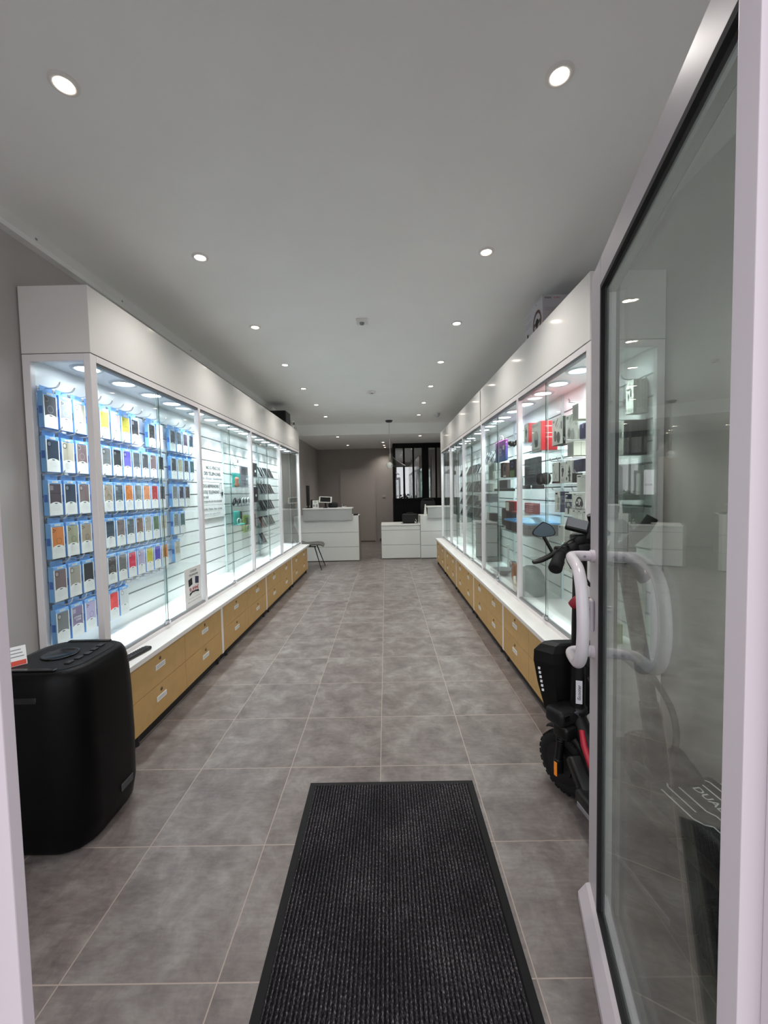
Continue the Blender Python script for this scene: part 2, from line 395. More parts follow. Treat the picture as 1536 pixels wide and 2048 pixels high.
def build_entry_door():
    # local frame: u from the hinge along the leaf, n out of the street face, z up
    ang = math.radians(74.2); H = Vector((0.413, 0.462, 0))
    d = Vector((math.cos(ang), math.sin(ang), 0)); n = Vector((-d.y, d.x, 0))
    def T(mb): return mb.xform(Matrix(((d.x, n.x, 0, H.x), (d.y, n.y, 0, H.y), (0, 0, 1, 0), (0, 0, 0, 1))))
    WD, HT, SW = 0.872, 2.024, 0.120; t = 0.045; HM = 0.062
    f = MB(); hs = 0.022
    f.rbox(WD - SW, WD, -t, 0, 0.015, HT, JAMBW, 0.003); f.rbox(0, hs, -t, 0, 0.015, HT, JAMBW, 0.003)
    f.rbox(hs + 0.0001, WD - SW - 0.0001, -t, 0, HT - 0.08, HT, JAMBW, 0.003); f.rbox(hs + 0.0001, WD - SW - 0.0001, -t, 0, 0.015, 0.085, JAMBW, 0.003)
    o = struct('door_1', T(f), label='white framed glass entrance door standing open with tubular handles', cat='door')
    g = MB(); u0, u1, z0, z1, w = hs, WD - SW, 0.085, HT - 0.08, 0.013
    for y0, y1 in ((-0.009, 0.0012), (-t - 0.0012, -0.035)):
        g.box(u0, u0 + w, y0, y1, z0, z1, BLACKM); g.box(u1 - w, u1, y0, y1, z0, z1, BLACKM)
        g.box(u0 + w, u1 - w, y0, y1, z0, z0 + w, BLACKM); g.box(u0 + w, u1 - w, y0, y1, z1 - w, z1, BLACKM)
    struct('gasket', T(g), o)
    b = MB(); wa, w2 = 0.020, 0.038
    b.box(u0 + wa, u0 + w2, -0.031, -0.0125, z0 + wa, z1 - wa, LGREY); b.box(u1 - w2, u1 - wa, -0.031, -0.0125, z0 + wa, z1 - wa, LGREY)
    b.box(u0 + w2, u1 - w2, -0.031, -0.0125, z0 + wa, z0 + w2, LGREY); b.box(u0 + w2, u1 - w2, -0.031, -0.0125, z1 - w2, z1 - wa, LGREY)
    struct('spacer', T(b), o)
    for y in (-0.0122, -0.0348):
        struct('pane', T(MB().box(u0, u1, y, y + 0.003, z0, z1, DGLS)), o)
    dr = MB().prism([(0.03, 0, 0.015), (0.03, 0.035, 0.015), (0.03, 0.035, 0.04), (0.03, 0.012, 0.075), (0.03, 0, 0.08)], (WD - 0.05, 0, 0), JAMBW)
    struct('drip_bar', T(dr), o)
    for sgn, off in ((1, 0.0), (-1, -t)):
        e = lambda k: off + sgn * k
        q = 0.07
        pts = [(WD - HM, e(0), 1.165), (WD - HM, e(0.04), 1.165), (WD - HM - 0.012, e(0.064), 1.165), (WD - HM - 0.05, e(q), 1.163), (WD - 0.21, e(q), 1.15), (WD - 0.265, e(q), 1.10),
               (WD - 0.285, e(q), 1.012), (WD - 0.265, e(q), 0.935), (WD - 0.21, e(q), 0.888), (WD - HM - 0.05, e(q), 0.870), (WD - HM - 0.012, e(0.064), 0.867), (WD - HM, e(0.04), 0.867), (WD - HM, e(0), 0.867)]
        h = MB().tube(pts, 0.0158, mat('handle_white', (212, 205, 210), 0.22), n=16, smooth_path=5)
        for z in (1.165, 0.867):
            h.cyl((WD - HM, off, z), (WD - HM, e(0.012), z), 0.019, MATS['handle_white'])
            h.cyl((WD - HM - 0.0158, e(0.03), z), (WD - HM - 0.0165, e(0.03), z), 0.004, INKG, n=10)
        struct('handle', T(h), o)
    k = MB().rbox(WD - 0.07, WD - 0.035, 0, 0.012, 0.93, 1.03, JAMBW, 0.006); k.cyl((WD - 0.052, 0.01, 1.0), (WD - 0.052, 0.03, 1.0), 0.011, CHROME); k.box(WD - 0.056, WD - 0.048, 0.01, 0.03, 0.965, 0.995, CHROME)
    struct('lock', T(k), o)

def build_partition():
    y0, y1 = 10.17, 10.23; a, b = 0.19, XR
    f = MB()
    f.box(a, b, y0, y1, 2.44, 2.56, PARTB)
    for x0, x1 in ((a, 0.256), (0.44, 0.488), (0.675, 0.721), (0.91, 1.075), (1.24, 1.283), (1.39, b)): f.box(x0, x1, y0, y1, 1.19, 2.45, PARTB)
    f.box(a, b, y0 - 0.01, y1 + 0.01, 1.15, 1.20, PARTB)
    f.box(a, b, y0 + 0.01, y1 - 0.01, 0, 1.15, PARTB)
    f.box(a, a + 0.06, y0, y1, 0, 1.2, PARTB)
    for x in (0.45, 0.93): f.box(x, x + 0.05, y0, y1, 0, 1.15, PARTB)
    # side return to the back wall
    f.box(a, a + 0.05, y1, 11.28, 0, 1.2, PARTB); f.box(a, a + 0.05, y1, 11.28, 2.42, 2.56, PARTB); f.box(a, a + 0.05, 10.7, 10.76, 1.2, 2.42, PARTB)
    o = struct('window_3', f, label='black framed interior glazed partition at the back', cat='partition')
    for x0, x1 in ((0.256, 0.44), (0.488, 0.675), (0.721, 0.91), (1.075, 1.24), (1.283, 1.39)):
        struct('pane', MB().box(x0, x1, 10.195, 10.203, 1.2, 2.44, PGLS), o)

# ================================================================ LIGHTS ON THE CEILING
def build_downlights():
    spots = []
    for k in range(7):
        y = 1.452 + 1.0255 * k
        spots.append((-1.065 - 0.003 * k, y, CEIL_Z)); spots.append((0.619 + 0.003 * k, y + 0.012, CEIL_Z))
    rear = [(-1.0, 8.75, 2.56), (0.76, 8.83, 2.56), (-0.93, 10.33, 2.56), (-0.04, 9.85, 2.56), (-0.02, 10.5, 2.56), (0.0, 10.98, 2.56)]
    ring = MB().lathe([(0.030, -0.001), (0.031, -0.007), (0.040, -0.008), (0.0465, -0.003), (0.0465, 0.0)], (0, 0, 0), mat('spot_rim', (232, 228, 224), 0.3), n=28, cap=False)
    lens = MB().lathe([(0.0, -0.0035), (0.02, -0.004), (0.0305, -0.002)], (0, 0, 0), LAMP, n=24, cap=False)
    root = thing('downlight', 'x', 'ceiling light', (0, 0, 0), 'round ceiling downlights')
    part(root, 'rim', ring, True); part(root, 'lens', lens, True)
    sides = ['left', 'right']
    for i, (x, y, z) in enumerate(spots + rear):
        if i < 14:
            lab = 'round ceiling downlight, %s from the entrance in the %s-hand row' % (ORD[i // 2], sides[i % 2])
        else:
            lab = ['small round downlight in the lower rear ceiling above the left counter', 'small round downlight in the lower rear ceiling in front of the black partition',
                   'small round downlight in the lower rear ceiling nearest the back door', 'round downlight nearest the entrance of the rear cluster of three',
                   'middle round downlight of the rear cluster of three', 'round downlight nearest the back wall of the rear cluster of three'][i - 14]
        o = root if i == 0 else clone(root)
        o.location = (x, y, z); o['label'] = lab
        e = SPOT_W if i < 14 else SPOT_W * 0.32
        light('downlight_bulb', 'SPOT', (0, 0, -0.012), e, (1.0, 0.95, 0.90), o, spot_size=math.radians(128), spot_blend=0.9, shadow_soft_size=0.03)

# ================================================================ SHOWCASES
Z_TOP = 0.475
def bay(side, y0, y1, label, near_end=False, far_end=False, leds=(), strip=False, slat=True):
    s = 1 if side == 'L' else -1
    wall = -1.852 if side == 'L' else 1.422
    front = -1.50 if side == 'L' else 1.045
    X = lambda dd: wall + s * dd                 # dd = distance out from the wall
    D = abs(front - wall)
    o = thing('display_showcase', label, 'display case', ((wall + front) / 2, (y0 + y1) / 2, Z_TOP), 'glazed wall showcases')
    fr = MB(); zt, zb = 2.113, Z_TOP
    pw = 0.038
    # posts
    fr.rbox(X(D - 0.035), X(D), y0, y0 + (0.045 if near_end else pw / 2), zb, zt, ALUW, 0.002)
    fr.rbox(X(D - 0.035), X(D), y1 - (0.04 if far_end else pw / 2), y1, zb, zt, ALUW, 0.002)
    ya, yb = y0 + (0.045 if near_end else pw / 2), y1 - (0.04 if far_end else pw / 2)
    fr.rbox(X(D - 0.035), X(D), ya, yb, zt - 0.036, zt, ALUW, 0.002)
    fr.rbox(X(D - 0.035), X(D), ya, yb, zb, zb + 0.022, ALUW, 0.002)
    if near_end:
        fr.rbox(X(0), X(0.04), y0, y0 + 0.03, zb, zt, ALUW, 0.002)
        fr.rbox(X(0.04), X(D - 0.035), y0, y0 + 0.03, zt - 0.036, zt, ALUW, 0.002); fr.rbox(X(0.04), X(D - 0.035), y0, y0 + 0.03, zb, zb + 0.03, ALUW, 0.002)
    if far_end:
        fr.rbox(X(0), X(0.04), y1 - 0.03, y1, zb, zt, ALUW, 0.002)
        fr.rbox(X(0.04), X(D - 0.035), y1 - 0.03, y1, zt - 0.036, zt, ALUW, 0.002); fr.rbox(X(0.04), X(D - 0.035), y1 - 0.03, y1, zb, zb + 0.03, ALUW, 0.002)
    part(o, 'frame', fr)
    tr = MB()
    tr.box(X(D - 0.03), X(D - 0.006), ya, yb, zb + 0.022, zb + 0.034, ALU); tr.box(X(D - 0.03), X(D - 0.006), ya, yb, zb + 0.0341, zb + 0.036, ALU)
    part(o, 'lower_track', tr)
    part(o, 'upper_track', MB().box(X(D - 0.03), X(D - 0.004), ya, yb, zt - 0.05, zt - 0.036, mat('track_dark', (92, 96, 100), 0.4)))
    # slatwall back: boards with recessed grooves
    if slat:
        b = MB(); z = zb + 0.004
        gz = sorted([1.965 - 0.1163 * k for k in range(13)])
        edges = [zb + 0.004] + gz + [zt]
        for k in range(len(edges) - 1):
            lo = edges[k] + (0.0055 if k else 0); hi = edges[k + 1] - (0.0055 if k < len(edges) - 2 else 0)
            b.box(X(0.003), X(0.016), y0 + 0.001, y1 - 0.001, lo, hi, SLAT)
        b.box(X(0.0), X(0.004), y0 + 0.001, y1 - 0.001, zb + 0.004, zt, GROOVE)
    else:
        b = MB().box(X(0.0), X(0.014), y0 + 0.001, y1 - 0.001, zb + 0.004, zt, SLAT)
    part(o, 'slatwall_panel', b)
    part(o, 'display_floor', MB().box(X(0.017), X(D - 0.036), y0 + (0.031 if near_end else 0.001), y1 - (0.031 if far_end else 0.001), zb, zb + 0.014, mat('display_floor_white', (249, 250, 250), 0.25)))
    part(o, 'inner_ceiling', MB().box(X(0.017), X(D - 0.036), y0 + (0.031 if near_end else 0.001), y1 - (0.031 if far_end else 0.001), zt - 0.012, zt - 0.002, MATS['display_floor_white']))
    # end panes and divider
    if near_end: part(o, 'end_pane', MB().box(X(0.035), X(D - 0.03), y0 + 0.012, y0 + 0.018, zb + 0.02, zt - 0.03, GLS))
    dv = MB().box(X(0.02), X(D - 0.04), y1 - 0.012, y1 - 0.006, zb + 0.015, zt - 0.013, GLS)
    if not far_end: dv.box(X(0.0165), X(0.034), y1 - 0.02, y1 - 0.001, zb + 0.015, zt - 0.013, mat('divider_channel', (205, 222, 222), 0.3))
    part(o, 'end_pane' if far_end else 'divider_pane', dv)
    # sliding doors
    ym = (ya + yb) / 2 + 0.02
    for k, (p0, p1) in enumerate(((ya, ym + 0.003), (ym - 0.003, yb))):
        dd = D - 0.012 - 0.012 * k
        g = MB().box(X(dd - 0.005), X(dd), p0, p1, zb + 0.03, zt - 0.045, GLS)
        yy = p1 if k == 0 else p0
        g.box(X(dd - 0.004), X(dd - 0.001), yy - 0.0015, yy + 0.0015, zb + 0.03, zt - 0.045, EDGE if k == 0 else mat('edge_light', (190, 215, 212), 0.2))
        gp = part(o, 'sliding_pane', g)
        if k == 0:
            l = MB().cyl((X(dd - 0.002), ym - 0.03, zb + 0.045), (X(dd + 0.028), ym - 0.03, zb + 0.045), 0.011, CHROME, n=14); l.box(X(dd), X(dd + 0.012), ym - 0.06, ym - 0.0, zb + 0.034, zb + 0.055, CHROME)
            part(gp, 'lock', l)
    xc = -1.668 if side == 'L' else 1.212
    for yy in leds:
        q = MB().lathe([(0.058, zt - 0.0125), (0.060, zt - 0.020), (0.076, zt - 0.021), (0.082, zt - 0.0125)], (xc, yy, 0), mat('led_rim', (205, 210, 214), 0.25), n=28, cap=False)
        q.lathe([(0.0, zt - 0.0165), (0.03, zt - 0.0168), (0.0585, zt - 0.0155)], (xc, yy, 0), LEDM, n=28, cap=False)
        part(o, 'led_light', q)
        r = ROOTLOC[o.name]
        light('showcase_led', 'AREA', Vector((xc, yy, zt - 0.024)) - r, CASE_W, (0.86, 0.94, 1.0) if side == 'L' else (0.88, 0.97, 0.97), o, shape='DISK', size=0.1, spread=1.5)
    return o

LB = [2.12, 3.34, 4.62, 5.87, 7.16]
RB = [2.10, 3.25, 4.46, 5.55, 6.66, 7.70]
LLED = [2.33, 2.65, 2.96, 3.24, 3.66, 3.96, 4.27, 4.52, 4.86, 5.16, 5.46, 5.74, 6.08, 6.4, 6.7, 7.0]
RLED = [2.26, 2.57, 2.88, 3.16, 3.54, 3.86, 4.16, 4.38, 4.72, 5.0, 5.3, 5.78, 6.08, 6.4, 6.88, 7.2, 7.5]
def build_showcases():
    lab = ['white framed glass showcase full of blue boxed phone cases on the left', 'white framed glass showcase with the phone shop poster on the left',
           'white framed glass showcase of second-hand phones on the left', 'white framed glass showcase without goods at the far end on the left']
    for i in range(4):
        bay('L', LB[i], LB[i + 1], lab[i], i == 0, i == 3, [y for y in LLED if LB[i] < y < LB[i + 1]], slat=True)
    lab = ['white framed glass showcase of white accessory boxes nearest the entrance door on the right', 'white framed glass showcase with red gaming headset box on the right',
           'white framed glass showcase with the dark grey tower unit on the right', 'white framed glass showcase with rows of phones on the right', 'white framed glass showcase at the far end on the right']
    for i in range(5):
        bay('R', RB[i], RB[i + 1], lab[i], i == 0, i == 4, [y for y in RLED if RB[i] < y < RB[i + 1]])
    # fascia boxes above
    for side, a, b, label in (('L', 2.12, 4.640, 'white fascia box above the nearer showcases on the left'), ('L', 4.643, 7.16, 'white fascia box above the farther showcases on the left'),
                              ('R', 2.10, 4.46, 'white fascia box above the nearer showcases on the right'), ('R', 4.50, 7.70, 'white fascia box above the farther showcases on the right')):
        x0, x1 = (-1.852, -1.497) if side == 'L' else (1.042, 1.422)
        solo('fascia_panel', MB().rbox(x0, x1, a, b, 2.1165, 2.454, GLOSSW, 0.0015), label, 'fascia', ((x0 + x1) / 2, a, 2.1165))
    solo('joint_strip', MB().rbox(1.045, 1.40, 4.4602, 4.4998, 2.113, 2.454, ALU, 0.002), 'grey aluminium strip between the two right-hand fascia boxes', 'trim strip', (1.2, 4.48, 2.113))

def base_unit(side, y0, y1, label, plates=True):
    s = 1 if side == 'L' else -1
    front = -1.383 if side == 'L' else 0.942
    wall = -1.852 if side == 'L' else 1.422
    o = thing('drawer_cabinet', label, 'drawer cabinet', ((front + wall) / 2, (y0 + y1) / 2, 0), 'low maple-fronted drawer cabinets')
    b = MB(); t = 0.019
    b.box(wall, front + s * 0.0, y0, y0 + t, 0.055, 0.443, SATINW); b.box(wall, front + s * 0.0, y1 - t, y1, 0.055, 0.443, SATINW)
    b.box(wall, front - s * 0.02, y0 + t, y1 - t, 0.055, 0.437, mat('carcass', (120, 100, 70), 0.7))
    part(o, 'carcass', b)
    k = MB().box(wall, front - s * 0.022, y0 + 0.004, y1 - 0.004, 0.002, 0.055, KICK)
    for yy in (y0 + 0.09, y1 - 0.09): k.cyl((front - s * 0.025, yy, 0), (front - s * 0.025, yy, 0.055), 0.02, KICK, n=12)
    part(o, 'plinth', k)
    ya, yb = y0 + t + 0.001, y1 - t - 0.001; ym = (ya + yb) / 2
    for (p0, p1) in ((ya, ym - 0.0015), (ym + 0.0015, yb)):
        for (z0, z1) in ((0.06, 0.2475), (0.2505, 0.438)):
            d = MB().rbox(front - s * 0.019, front, p0, p1, z0, z1, WOOD, 0.001)
            dr = part(o, 'drawer', d)
            yc = (p0 + p1) / 2; zc = z0 + 0.105
            pl = MB().rbox(front, front + s * 0.0025, yc - 0.052, yc + 0.052, zc - 0.016, zc + 0.016, PAPER, 0.001)
            xx = front + s * 0.0028
            for q in range(2): pl.poly([(xx, yc - 0.042, zc - 0.006 + 0.009 * q), (xx, yc + 0.042, zc - 0.006 + 0.009 * q), (xx, yc + 0.042, zc - 0.003 + 0.009 * q), (xx, yc - 0.042, zc - 0.003 + 0.009 * q)], INKG)
            part(dr, 'label_plate', pl)
            lk = MB().lathe([(0.0, 0.004), (0.006, 0.0045), (0.010, 0.003), (0.0115, 0.0)], (0, 0, 0), mat('lock_brass', (112, 98, 78), 0.35, metal=0.8), n=16, axis='x', cap=False)
            lk.v = [(front + s * p[0], yc + p[1], zc + 0.045 + p[2]) for p in lk.v]
            lk.box(front + s * 0.004, front + s * 0.0052, yc - 0.001, yc + 0.001, zc + 0.041, zc + 0.049, INK)
            part(dr, 'lock', lk)
    return o

def build_bases():
    yl = [2.09, 3.345, 4.605, 5.865, 7.045]; nm = ['nearest the black speaker', 'second from the entrance', 'third from the entrance', 'farthest from the entrance beside the chair']
    for i in range(4): base_unit('L', yl[i], yl[i + 1], 'white and maple four-drawer cabinet under the left showcases, ' + nm[i])
    yr = [2.10, 3.31, 4.43, 5.53, 6.59, 7.68]; nm = ['nearest the scooters', 'second from the entrance', 'third from the entrance', 'fourth from the entrance', 'farthest from the entrance']
    for i in range(5): base_unit('R', yr[i], yr[i + 1], 'white and maple four-drawer cabinet under the right showcases, ' + nm[i])
    solo('worktop', MB().rbox(-1.852, -1.365, 2.09, 7.165, 0.444, 0.4748, WORKTOP, 0.003), 'long white worktop under the showcases on the left', 'worktop', (-1.6, 2.09, 0.444))
    solo('worktop', MB().rbox(0.925, 1.422, 2.09, 7.70, 0.444, 0.4748, WORKTOP, 0.003), 'long white worktop under the showcases on the right', 'worktop', (1.2, 2.09, 0.444))


# ================================================================ GOODS: BOXED PHONE CASES (left showcases)
CASES = {'charcoal': (66, 68, 74), 'smoky': (128, 131, 136), 'sand': (162, 156, 146), 'yellow': (196, 186, 78), 'pale pink': (186, 158, 162), 'black': (36, 38, 44), 'navy': (44, 58, 78),
         'beige': (180, 172, 156), 'mauve': (122, 104, 106), 'grey': (110, 112, 114), 'violet': (98, 88, 190), 'plum': (74, 62, 74), 'brown': (116, 82, 66), 'taupe': (160, 146, 130),
         'slate': (80, 88, 98), 'orange': (206, 124, 66), 'red': (176, 44, 52), 'olive': (158, 158, 134), 'green': (94, 120, 94), 'crimson': (206, 46, 84), 'lavender': (176, 166, 200),
         'lime': (184, 178, 62), 'blue': (76, 72, 176), 'bright red': (222, 52, 60), 'clear': (206, 210, 212), 'purple': (128, 112, 144), 'teal': (62, 90, 96)}
CASE_ROWS = [
    ['charcoal', 'smoky', 'sand', 'navy', 'yellow', 'pale pink', 'yellow', 'black', None, 'black', 'pale pink', 'slate', 'slate', 'plum', 'navy'],
    ['navy', 'beige', 'mauve', 'charcoal', 'grey', 'black', 'violet', 'slate', 'charcoal', 'mauve', 'black', 'charcoal', 'olive', 'charcoal', 'teal'],
    ['plum', 'navy', 'mauve', 'brown', 'taupe', 'slate', 'orange', 'grey', 'orange', 'red', 'plum', 'smoky', 'navy', 'charcoal', None],
    ['orange', 'olive', 'taupe', 'charcoal', 'navy', 'mauve', 'slate', 'brown', 'sand', 'green', 'beige', 'smoky', 'teal', None, None],
    ['mauve', 'sand', 'black', 'plum', 'charcoal', 'grey', 'crimson', 'lavender', 'lime', 'blue', 'orange', 'beige', None, None, None],
    ['grey', 'purple', 'lavender', 'clear', 'bright red', 'clear', None, None, None, None, None, None, None, None, None]]
def case_meshes():
    w, h = 0.09, 0.19
    ca = MB()      # carton; local: +x out of the wall, hook at z=0
    ca.rbox(0.030, 0.058, -w / 2, w / 2, -0.212, -0.022, BLUE1, 0.0015)
    ca.box(0.0585, 0.0588, -w / 2 + 0.001, w / 2 - 0.001, -0.040, -0.023, BLUE1)
    ca.box(0.040, 0.041, -w / 2 + 0.004, w / 2 - 0.004, -0.022, 0.008, BLUE1)
    for yy in (-w / 2 - 0.0003, w / 2 + 0.0003):
        ca.poly([(0.034, yy, -0.14), (0.054, yy, -0.14), (0.054, yy, -0.10), (0.034, yy, -0.10)], BLUE2)
    ca.poly([(0.0592, -0.018, -0.037), (0.0592, 0.020, -0.037), (0.0592, 0.020, -0.027), (0.0592, -0.018, -0.027)], PAPER)
    for k in range(5):
        ca.poly([(0.0594, -0.012 + 0.006 * k, -0.034), (0.0594, -0.009 + 0.006 * k, -0.034), (0.0594, -0.009 + 0.006 * k, -0.030), (0.0594, -0.012 + 0.006 * k, -0.030)], INKG)
    cd = MB(); x0, x1 = 0.0583, 0.0602      # white card: frame and arched text panel
    e = w / 2 - 0.001
    cd.box(x0, x1, -e, -e + 0.006, -0.211, -0.040, PAPER); cd.box(x0, x1, e - 0.006, e, -0.211, -0.040, PAPER)
    pts = [(x0, -e + 0.006, -0.211), (x0, e - 0.006, -0.211), (x0, e - 0.006, -0.150)]
    for k in range(1, 12):
        t = k / 12; yy = (e - 0.006) * (1 - 2 * t); pts.append((x0, yy, -0.150 + 0.011 * (1 - (1 - 2 * t) ** 2)))
    pts.append((x0, -e + 0.006, -0.150))
    cd.prism(pts, (x1 - x0, 0, 0), PAPER)
    xx = x1 + 0.0003
    cd.poly([(xx, -0.009, -0.149), (xx, 0.009, -0.149), (xx, 0.009, -0.144), (xx, -0.009, -0.144)], DGREY)
    for k, hw in enumerate((0.020, 0.026, 0.028, 0.022)):
        z = -0.158 - 0.0085 * k
        cd.poly([(xx, -hw, z), (xx, hw, z), (xx, hw, z + 0.0012), (xx, -hw, z + 0.0012)], mat('ink_pale', (198, 200, 202), 0.6))
    cs = {}
    for cname, rgb in CASES.items():
        for st in range(4):
            m = mat('case_' + cname.replace(' ', '_'), rgb, 0.35); dk = mat('case_shadow_' + cname.replace(' ', '_'), tuple(int(v * 0.48) for v in rgb), 0.4); lt = mat('case_light_' + cname.replace(' ', '_'), tuple(int(v * 0.62 + 92) for v in rgb), 0.3)  # darker and paler tones of each case colour for its camera marks
            c = MB(); c.rbox(0.0585, 0.0594, -e + 0.0062, e - 0.0062, -0.150, -0.043, m, 0.0004, 1)
            q = 0.0597
            if st == 0:
                c.annulus((q, -0.022, -0.062), (0, 0.014, 0), (0, 0, 0.013), lt, 0.8)
                for a, b in ((-0.027, -0.057), (-0.017, -0.062), (-0.027, -0.068)): c.ellipse((q, a, b), (0, 0.0035, 0), (0, 0, 0.0035), dk, 10)
                c.annulus((q, 0.0, -0.112), (0, 0.020, 0), (0, 0, 0.020), lt, 0.86)
            elif st == 1:
                c.annulus((q, -0.022, -0.063), (0, 0.014, 0), (0, 0, 0.015), dk, 0.78); c.ellipse((q, -0.022, -0.063), (0, 0.010, 0), (0, 0, 0.011), lt, 16)
            elif st == 2:
                c.poly([(q, -0.034, -0.076), (q, -0.012, -0.076), (q, -0.012, -0.052), (q, -0.034, -0.052)], lt)
                c.poly([(q, -0.038, -0.094), (q, 0.038, -0.094), (q, 0.038, -0.091), (q, -0.038, -0.091)], dk)
            else:
                for a, b in ((-0.027, -0.055), (-0.017, -0.060), (-0.027, -0.067)): c.ellipse((q, a, b), (0, 0.004, 0), (0, 0, 0.004), dk, 12)
                c.annulus((q, 0.006, -0.118), (0, 0.017, 0), (0, 0, 0.017), dk, 0.9)
            cs[(cname, st)] = c
    return ca, cd, cs
def hook_mesh():
    h = MB()
    for dy in (-0.004, 0.004):
        h.tube([(0.002, dy, 0), (0.085, dy, 0.0), (0.108, dy, 0.012), (0.116, dy * 0.6, 0.026)], 0.0016, WIRE, n=6, smooth_path=3)
    h.tube([(0.116, -0.0024, 0.026), (0.119, 0, 0.031), (0.116, 0.0024, 0.026)], 0.0016, WIRE, n=6)
    h.box(0.0, 0.004, -0.014, 0.014, -0.02, 0.012, WIRE)
    return h
def build_phone_cases():
    WX = -1.8352; Z0 = 1.9585; P = 0.2326
    ca, cd, cs = case_meshes()
    cache = {}
    def cmesh(k):
        if k not in cache: cache[k] = cs[k].mesh('phone_case')
        return cache[k]
    root = None
    hk = solo('display_hook', hook_mesh(), 'zinc wire hook carrying a blue boxed phone case', 'hook', local=True, group='slatwall hooks with phone cases')
    first = True
    words = ['top row', 'second row', 'third row', 'fourth row', 'fifth row', 'bottom row']
    pos = lambda k: ORD[k] + ' from the entrance'
    for r, row in enumerate(CASE_ROWS):
        n = 0
        for c, cn in enumerate(row):
            y = (2.19 + 0.105 * c) if c < 11 else (3.44 + 0.107 * (c - 11)); z = Z0 - P * r
            if cn is None and not (r == 0 and c == 8) and not (r == 5 and c in (6, 7, 8, 9, 10)): continue
            if cn is None:
                h = clone(hk, (WX, y, z), label='empty zinc wire hook on the left slatwall, %s, %s' % (words[r], pos(c)), group='empty slatwall hooks'); continue
            h = hk if first else clone(hk)
            h.location = (WX, y, z)
            lab = 'blue box with %s phone case, %s, %s' % (cn, words[r], pos(c))
            st = (c * 3 + r * 5 + len(cn)) % 4
            if cn in ('yellow', 'orange', 'taupe', 'olive'): st = 3
            if cn in ('sand', 'clear'): st = 1
            if root is None:
                root = thing('phone_case_box', lab, 'phone case', (WX, y, z), 'boxed phone cases on the left slatwall')
                part(root, 'carton', ca, True); part(root, 'card', cd, True); pc = part(root, 'phone_case', cs[(cn, st)], True)
                cache[(cn, st)] = pc.data; o = root
            else:
                o = clone(root, (WX, y, z), label=lab)
                for ch in o.children:
                    if ch.name.startswith('phone_case'): ch.data = cmesh((cn, st))
            if (r, c) == (5, 1):
                t = MB().text('STONE', (0.0600, 0.0, -0.100), (0, 1, 0), (0, 0, 1), 0.05, 0.012, PAPER).text('CARE', (0.0600, 0.006, -0.116), (0, 1, 0), (0, 0, 1), 0.038, 0.012, PAPER)
                part(o, 'printed_lettering', t, True)
            first = False

# ================================================================ GENERIC PACKAGED GOODS
class Face:
    """2D drawing on the front of a box that hangs on a side wall; s runs left to right for the shopper, t upward."""
    def __init__(self, side, x, y0, y1, z0, z1):
        self.side, self.x, self.y0, self.y1, self.z0, self.z1 = side, x, y0, y1, z0, z1; self.mb = MB(); self.k = 0
    def P(self, s, t):
        o = 0.0006 + 0.00025 * self.k
        if self.side == 'R': return (self.x - o, self.y1 + (self.y0 - self.y1) * s, self.z0 + (self.z1 - self.z0) * t)
        return (self.x + o, self.y0 + (self.y1 - self.y0) * s, self.z0 + (self.z1 - self.z0) * t)
    def U(self): return Vector(self.P(1, 0)) - Vector(self.P(0, 0))
    def V(self): return Vector(self.P(0, 1)) - Vector(self.P(0, 0))
    def rect(self, s0, t0, s1, t1, m): self.mb.poly([self.P(s0, t0), self.P(s1, t0), self.P(s1, t1), self.P(s0, t1)], m); self.k += 1; return self
    def poly(self, pts, m): self.mb.poly([self.P(*p) for p in pts], m); self.k += 1; return self
    def ell(self, s, t, rs, rt, m): self.mb.ellipse(self.P(s, t), self.U() * rs, self.V() * rt, m); self.k += 1; return self
    def ring(self, s, t, rs, rt, m, k=0.8): self.mb.annulus(self.P(s, t), self.U() * rs, self.V() * rt, m, k); self.k += 1; return self
    def text(self, tx, s, t, w, h, m): self.mb.text(tx, self.P(s, t), self.U(), self.V(), w * self.U().length, h * self.V().length, m); self.k += 1; return self
    def lines(self, s0, s1, ts, m, h=0.012):
        for t in ts: self.rect(s0, t, s1, t + h, m); self.k -= 1
        self.k += 1; return self

def carton(name, label, cat, side, y0, y1, z0, z1, x, dep, front, sidem=None, deco=None, group=None, r=0.0015):
    xb = x + dep if side == 'R' else x - dep
    o = thing(name, label, cat, ((x + xb) / 2, (y0 + y1) / 2, z0), group)
    b = MB(); b.rbox(x, xb, y0, y1, z0, z1, sidem or front, r)
    part(o, 'carton', b)
    F = Face(side, x, y0, y1, z0, z1)
    if sidem: F.rect(0.01, 0.01, 0.99, 0.99, front)
    if deco: deco(F)
    if F.mb.v: part(o, 'front_print', F.mb)
    return o

PALE = mat('pack_white', (228, 230, 222), 0.5); CREAM = mat('pack_cream', (222, 222, 206), 0.5); PACKG = mat('pack_grey', (178, 180, 174), 0.5)
GREENP = mat('print_green', (106, 150, 56), 0.5); TEALP = mat('print_teal', (52, 166, 158), 0.45); OLIVE = mat('earcup_grey', (92, 98, 94), 0.5)
def d_logo(F):
    F.rect(0.08, 0.90, 0.26, 0.93, INK).rect(0.08, 0.86, 0.26, 0.88, INK)
def d_headph(m):
    def f(F):
        d_logo(F)
        for k, (a, b) in enumerate(((0.18, 0.62), (0.30, 0.80), (0.42, 0.74), (0.55, 0.78), (0.68, 0.70))):
            F.poly([(a, b - 0.12), (a + 0.03, b - 0.12), (a + 0.1, b), (a + 0.07, b)], m)
        F.ell(0.33, 0.34, 0.13, 0.20, m); F.ell(0.62, 0.27, 0.14, 0.21, m); F.poly([(0.34, 0.72), (0.42, 0.72), (0.62, 0.97), (0.54, 0.97)], m); F.rect(0.84, 0.55, 0.93, 0.82, m)
        F.ell(0.33, 0.34, 0.09, 0.15, MGREY)
    return f
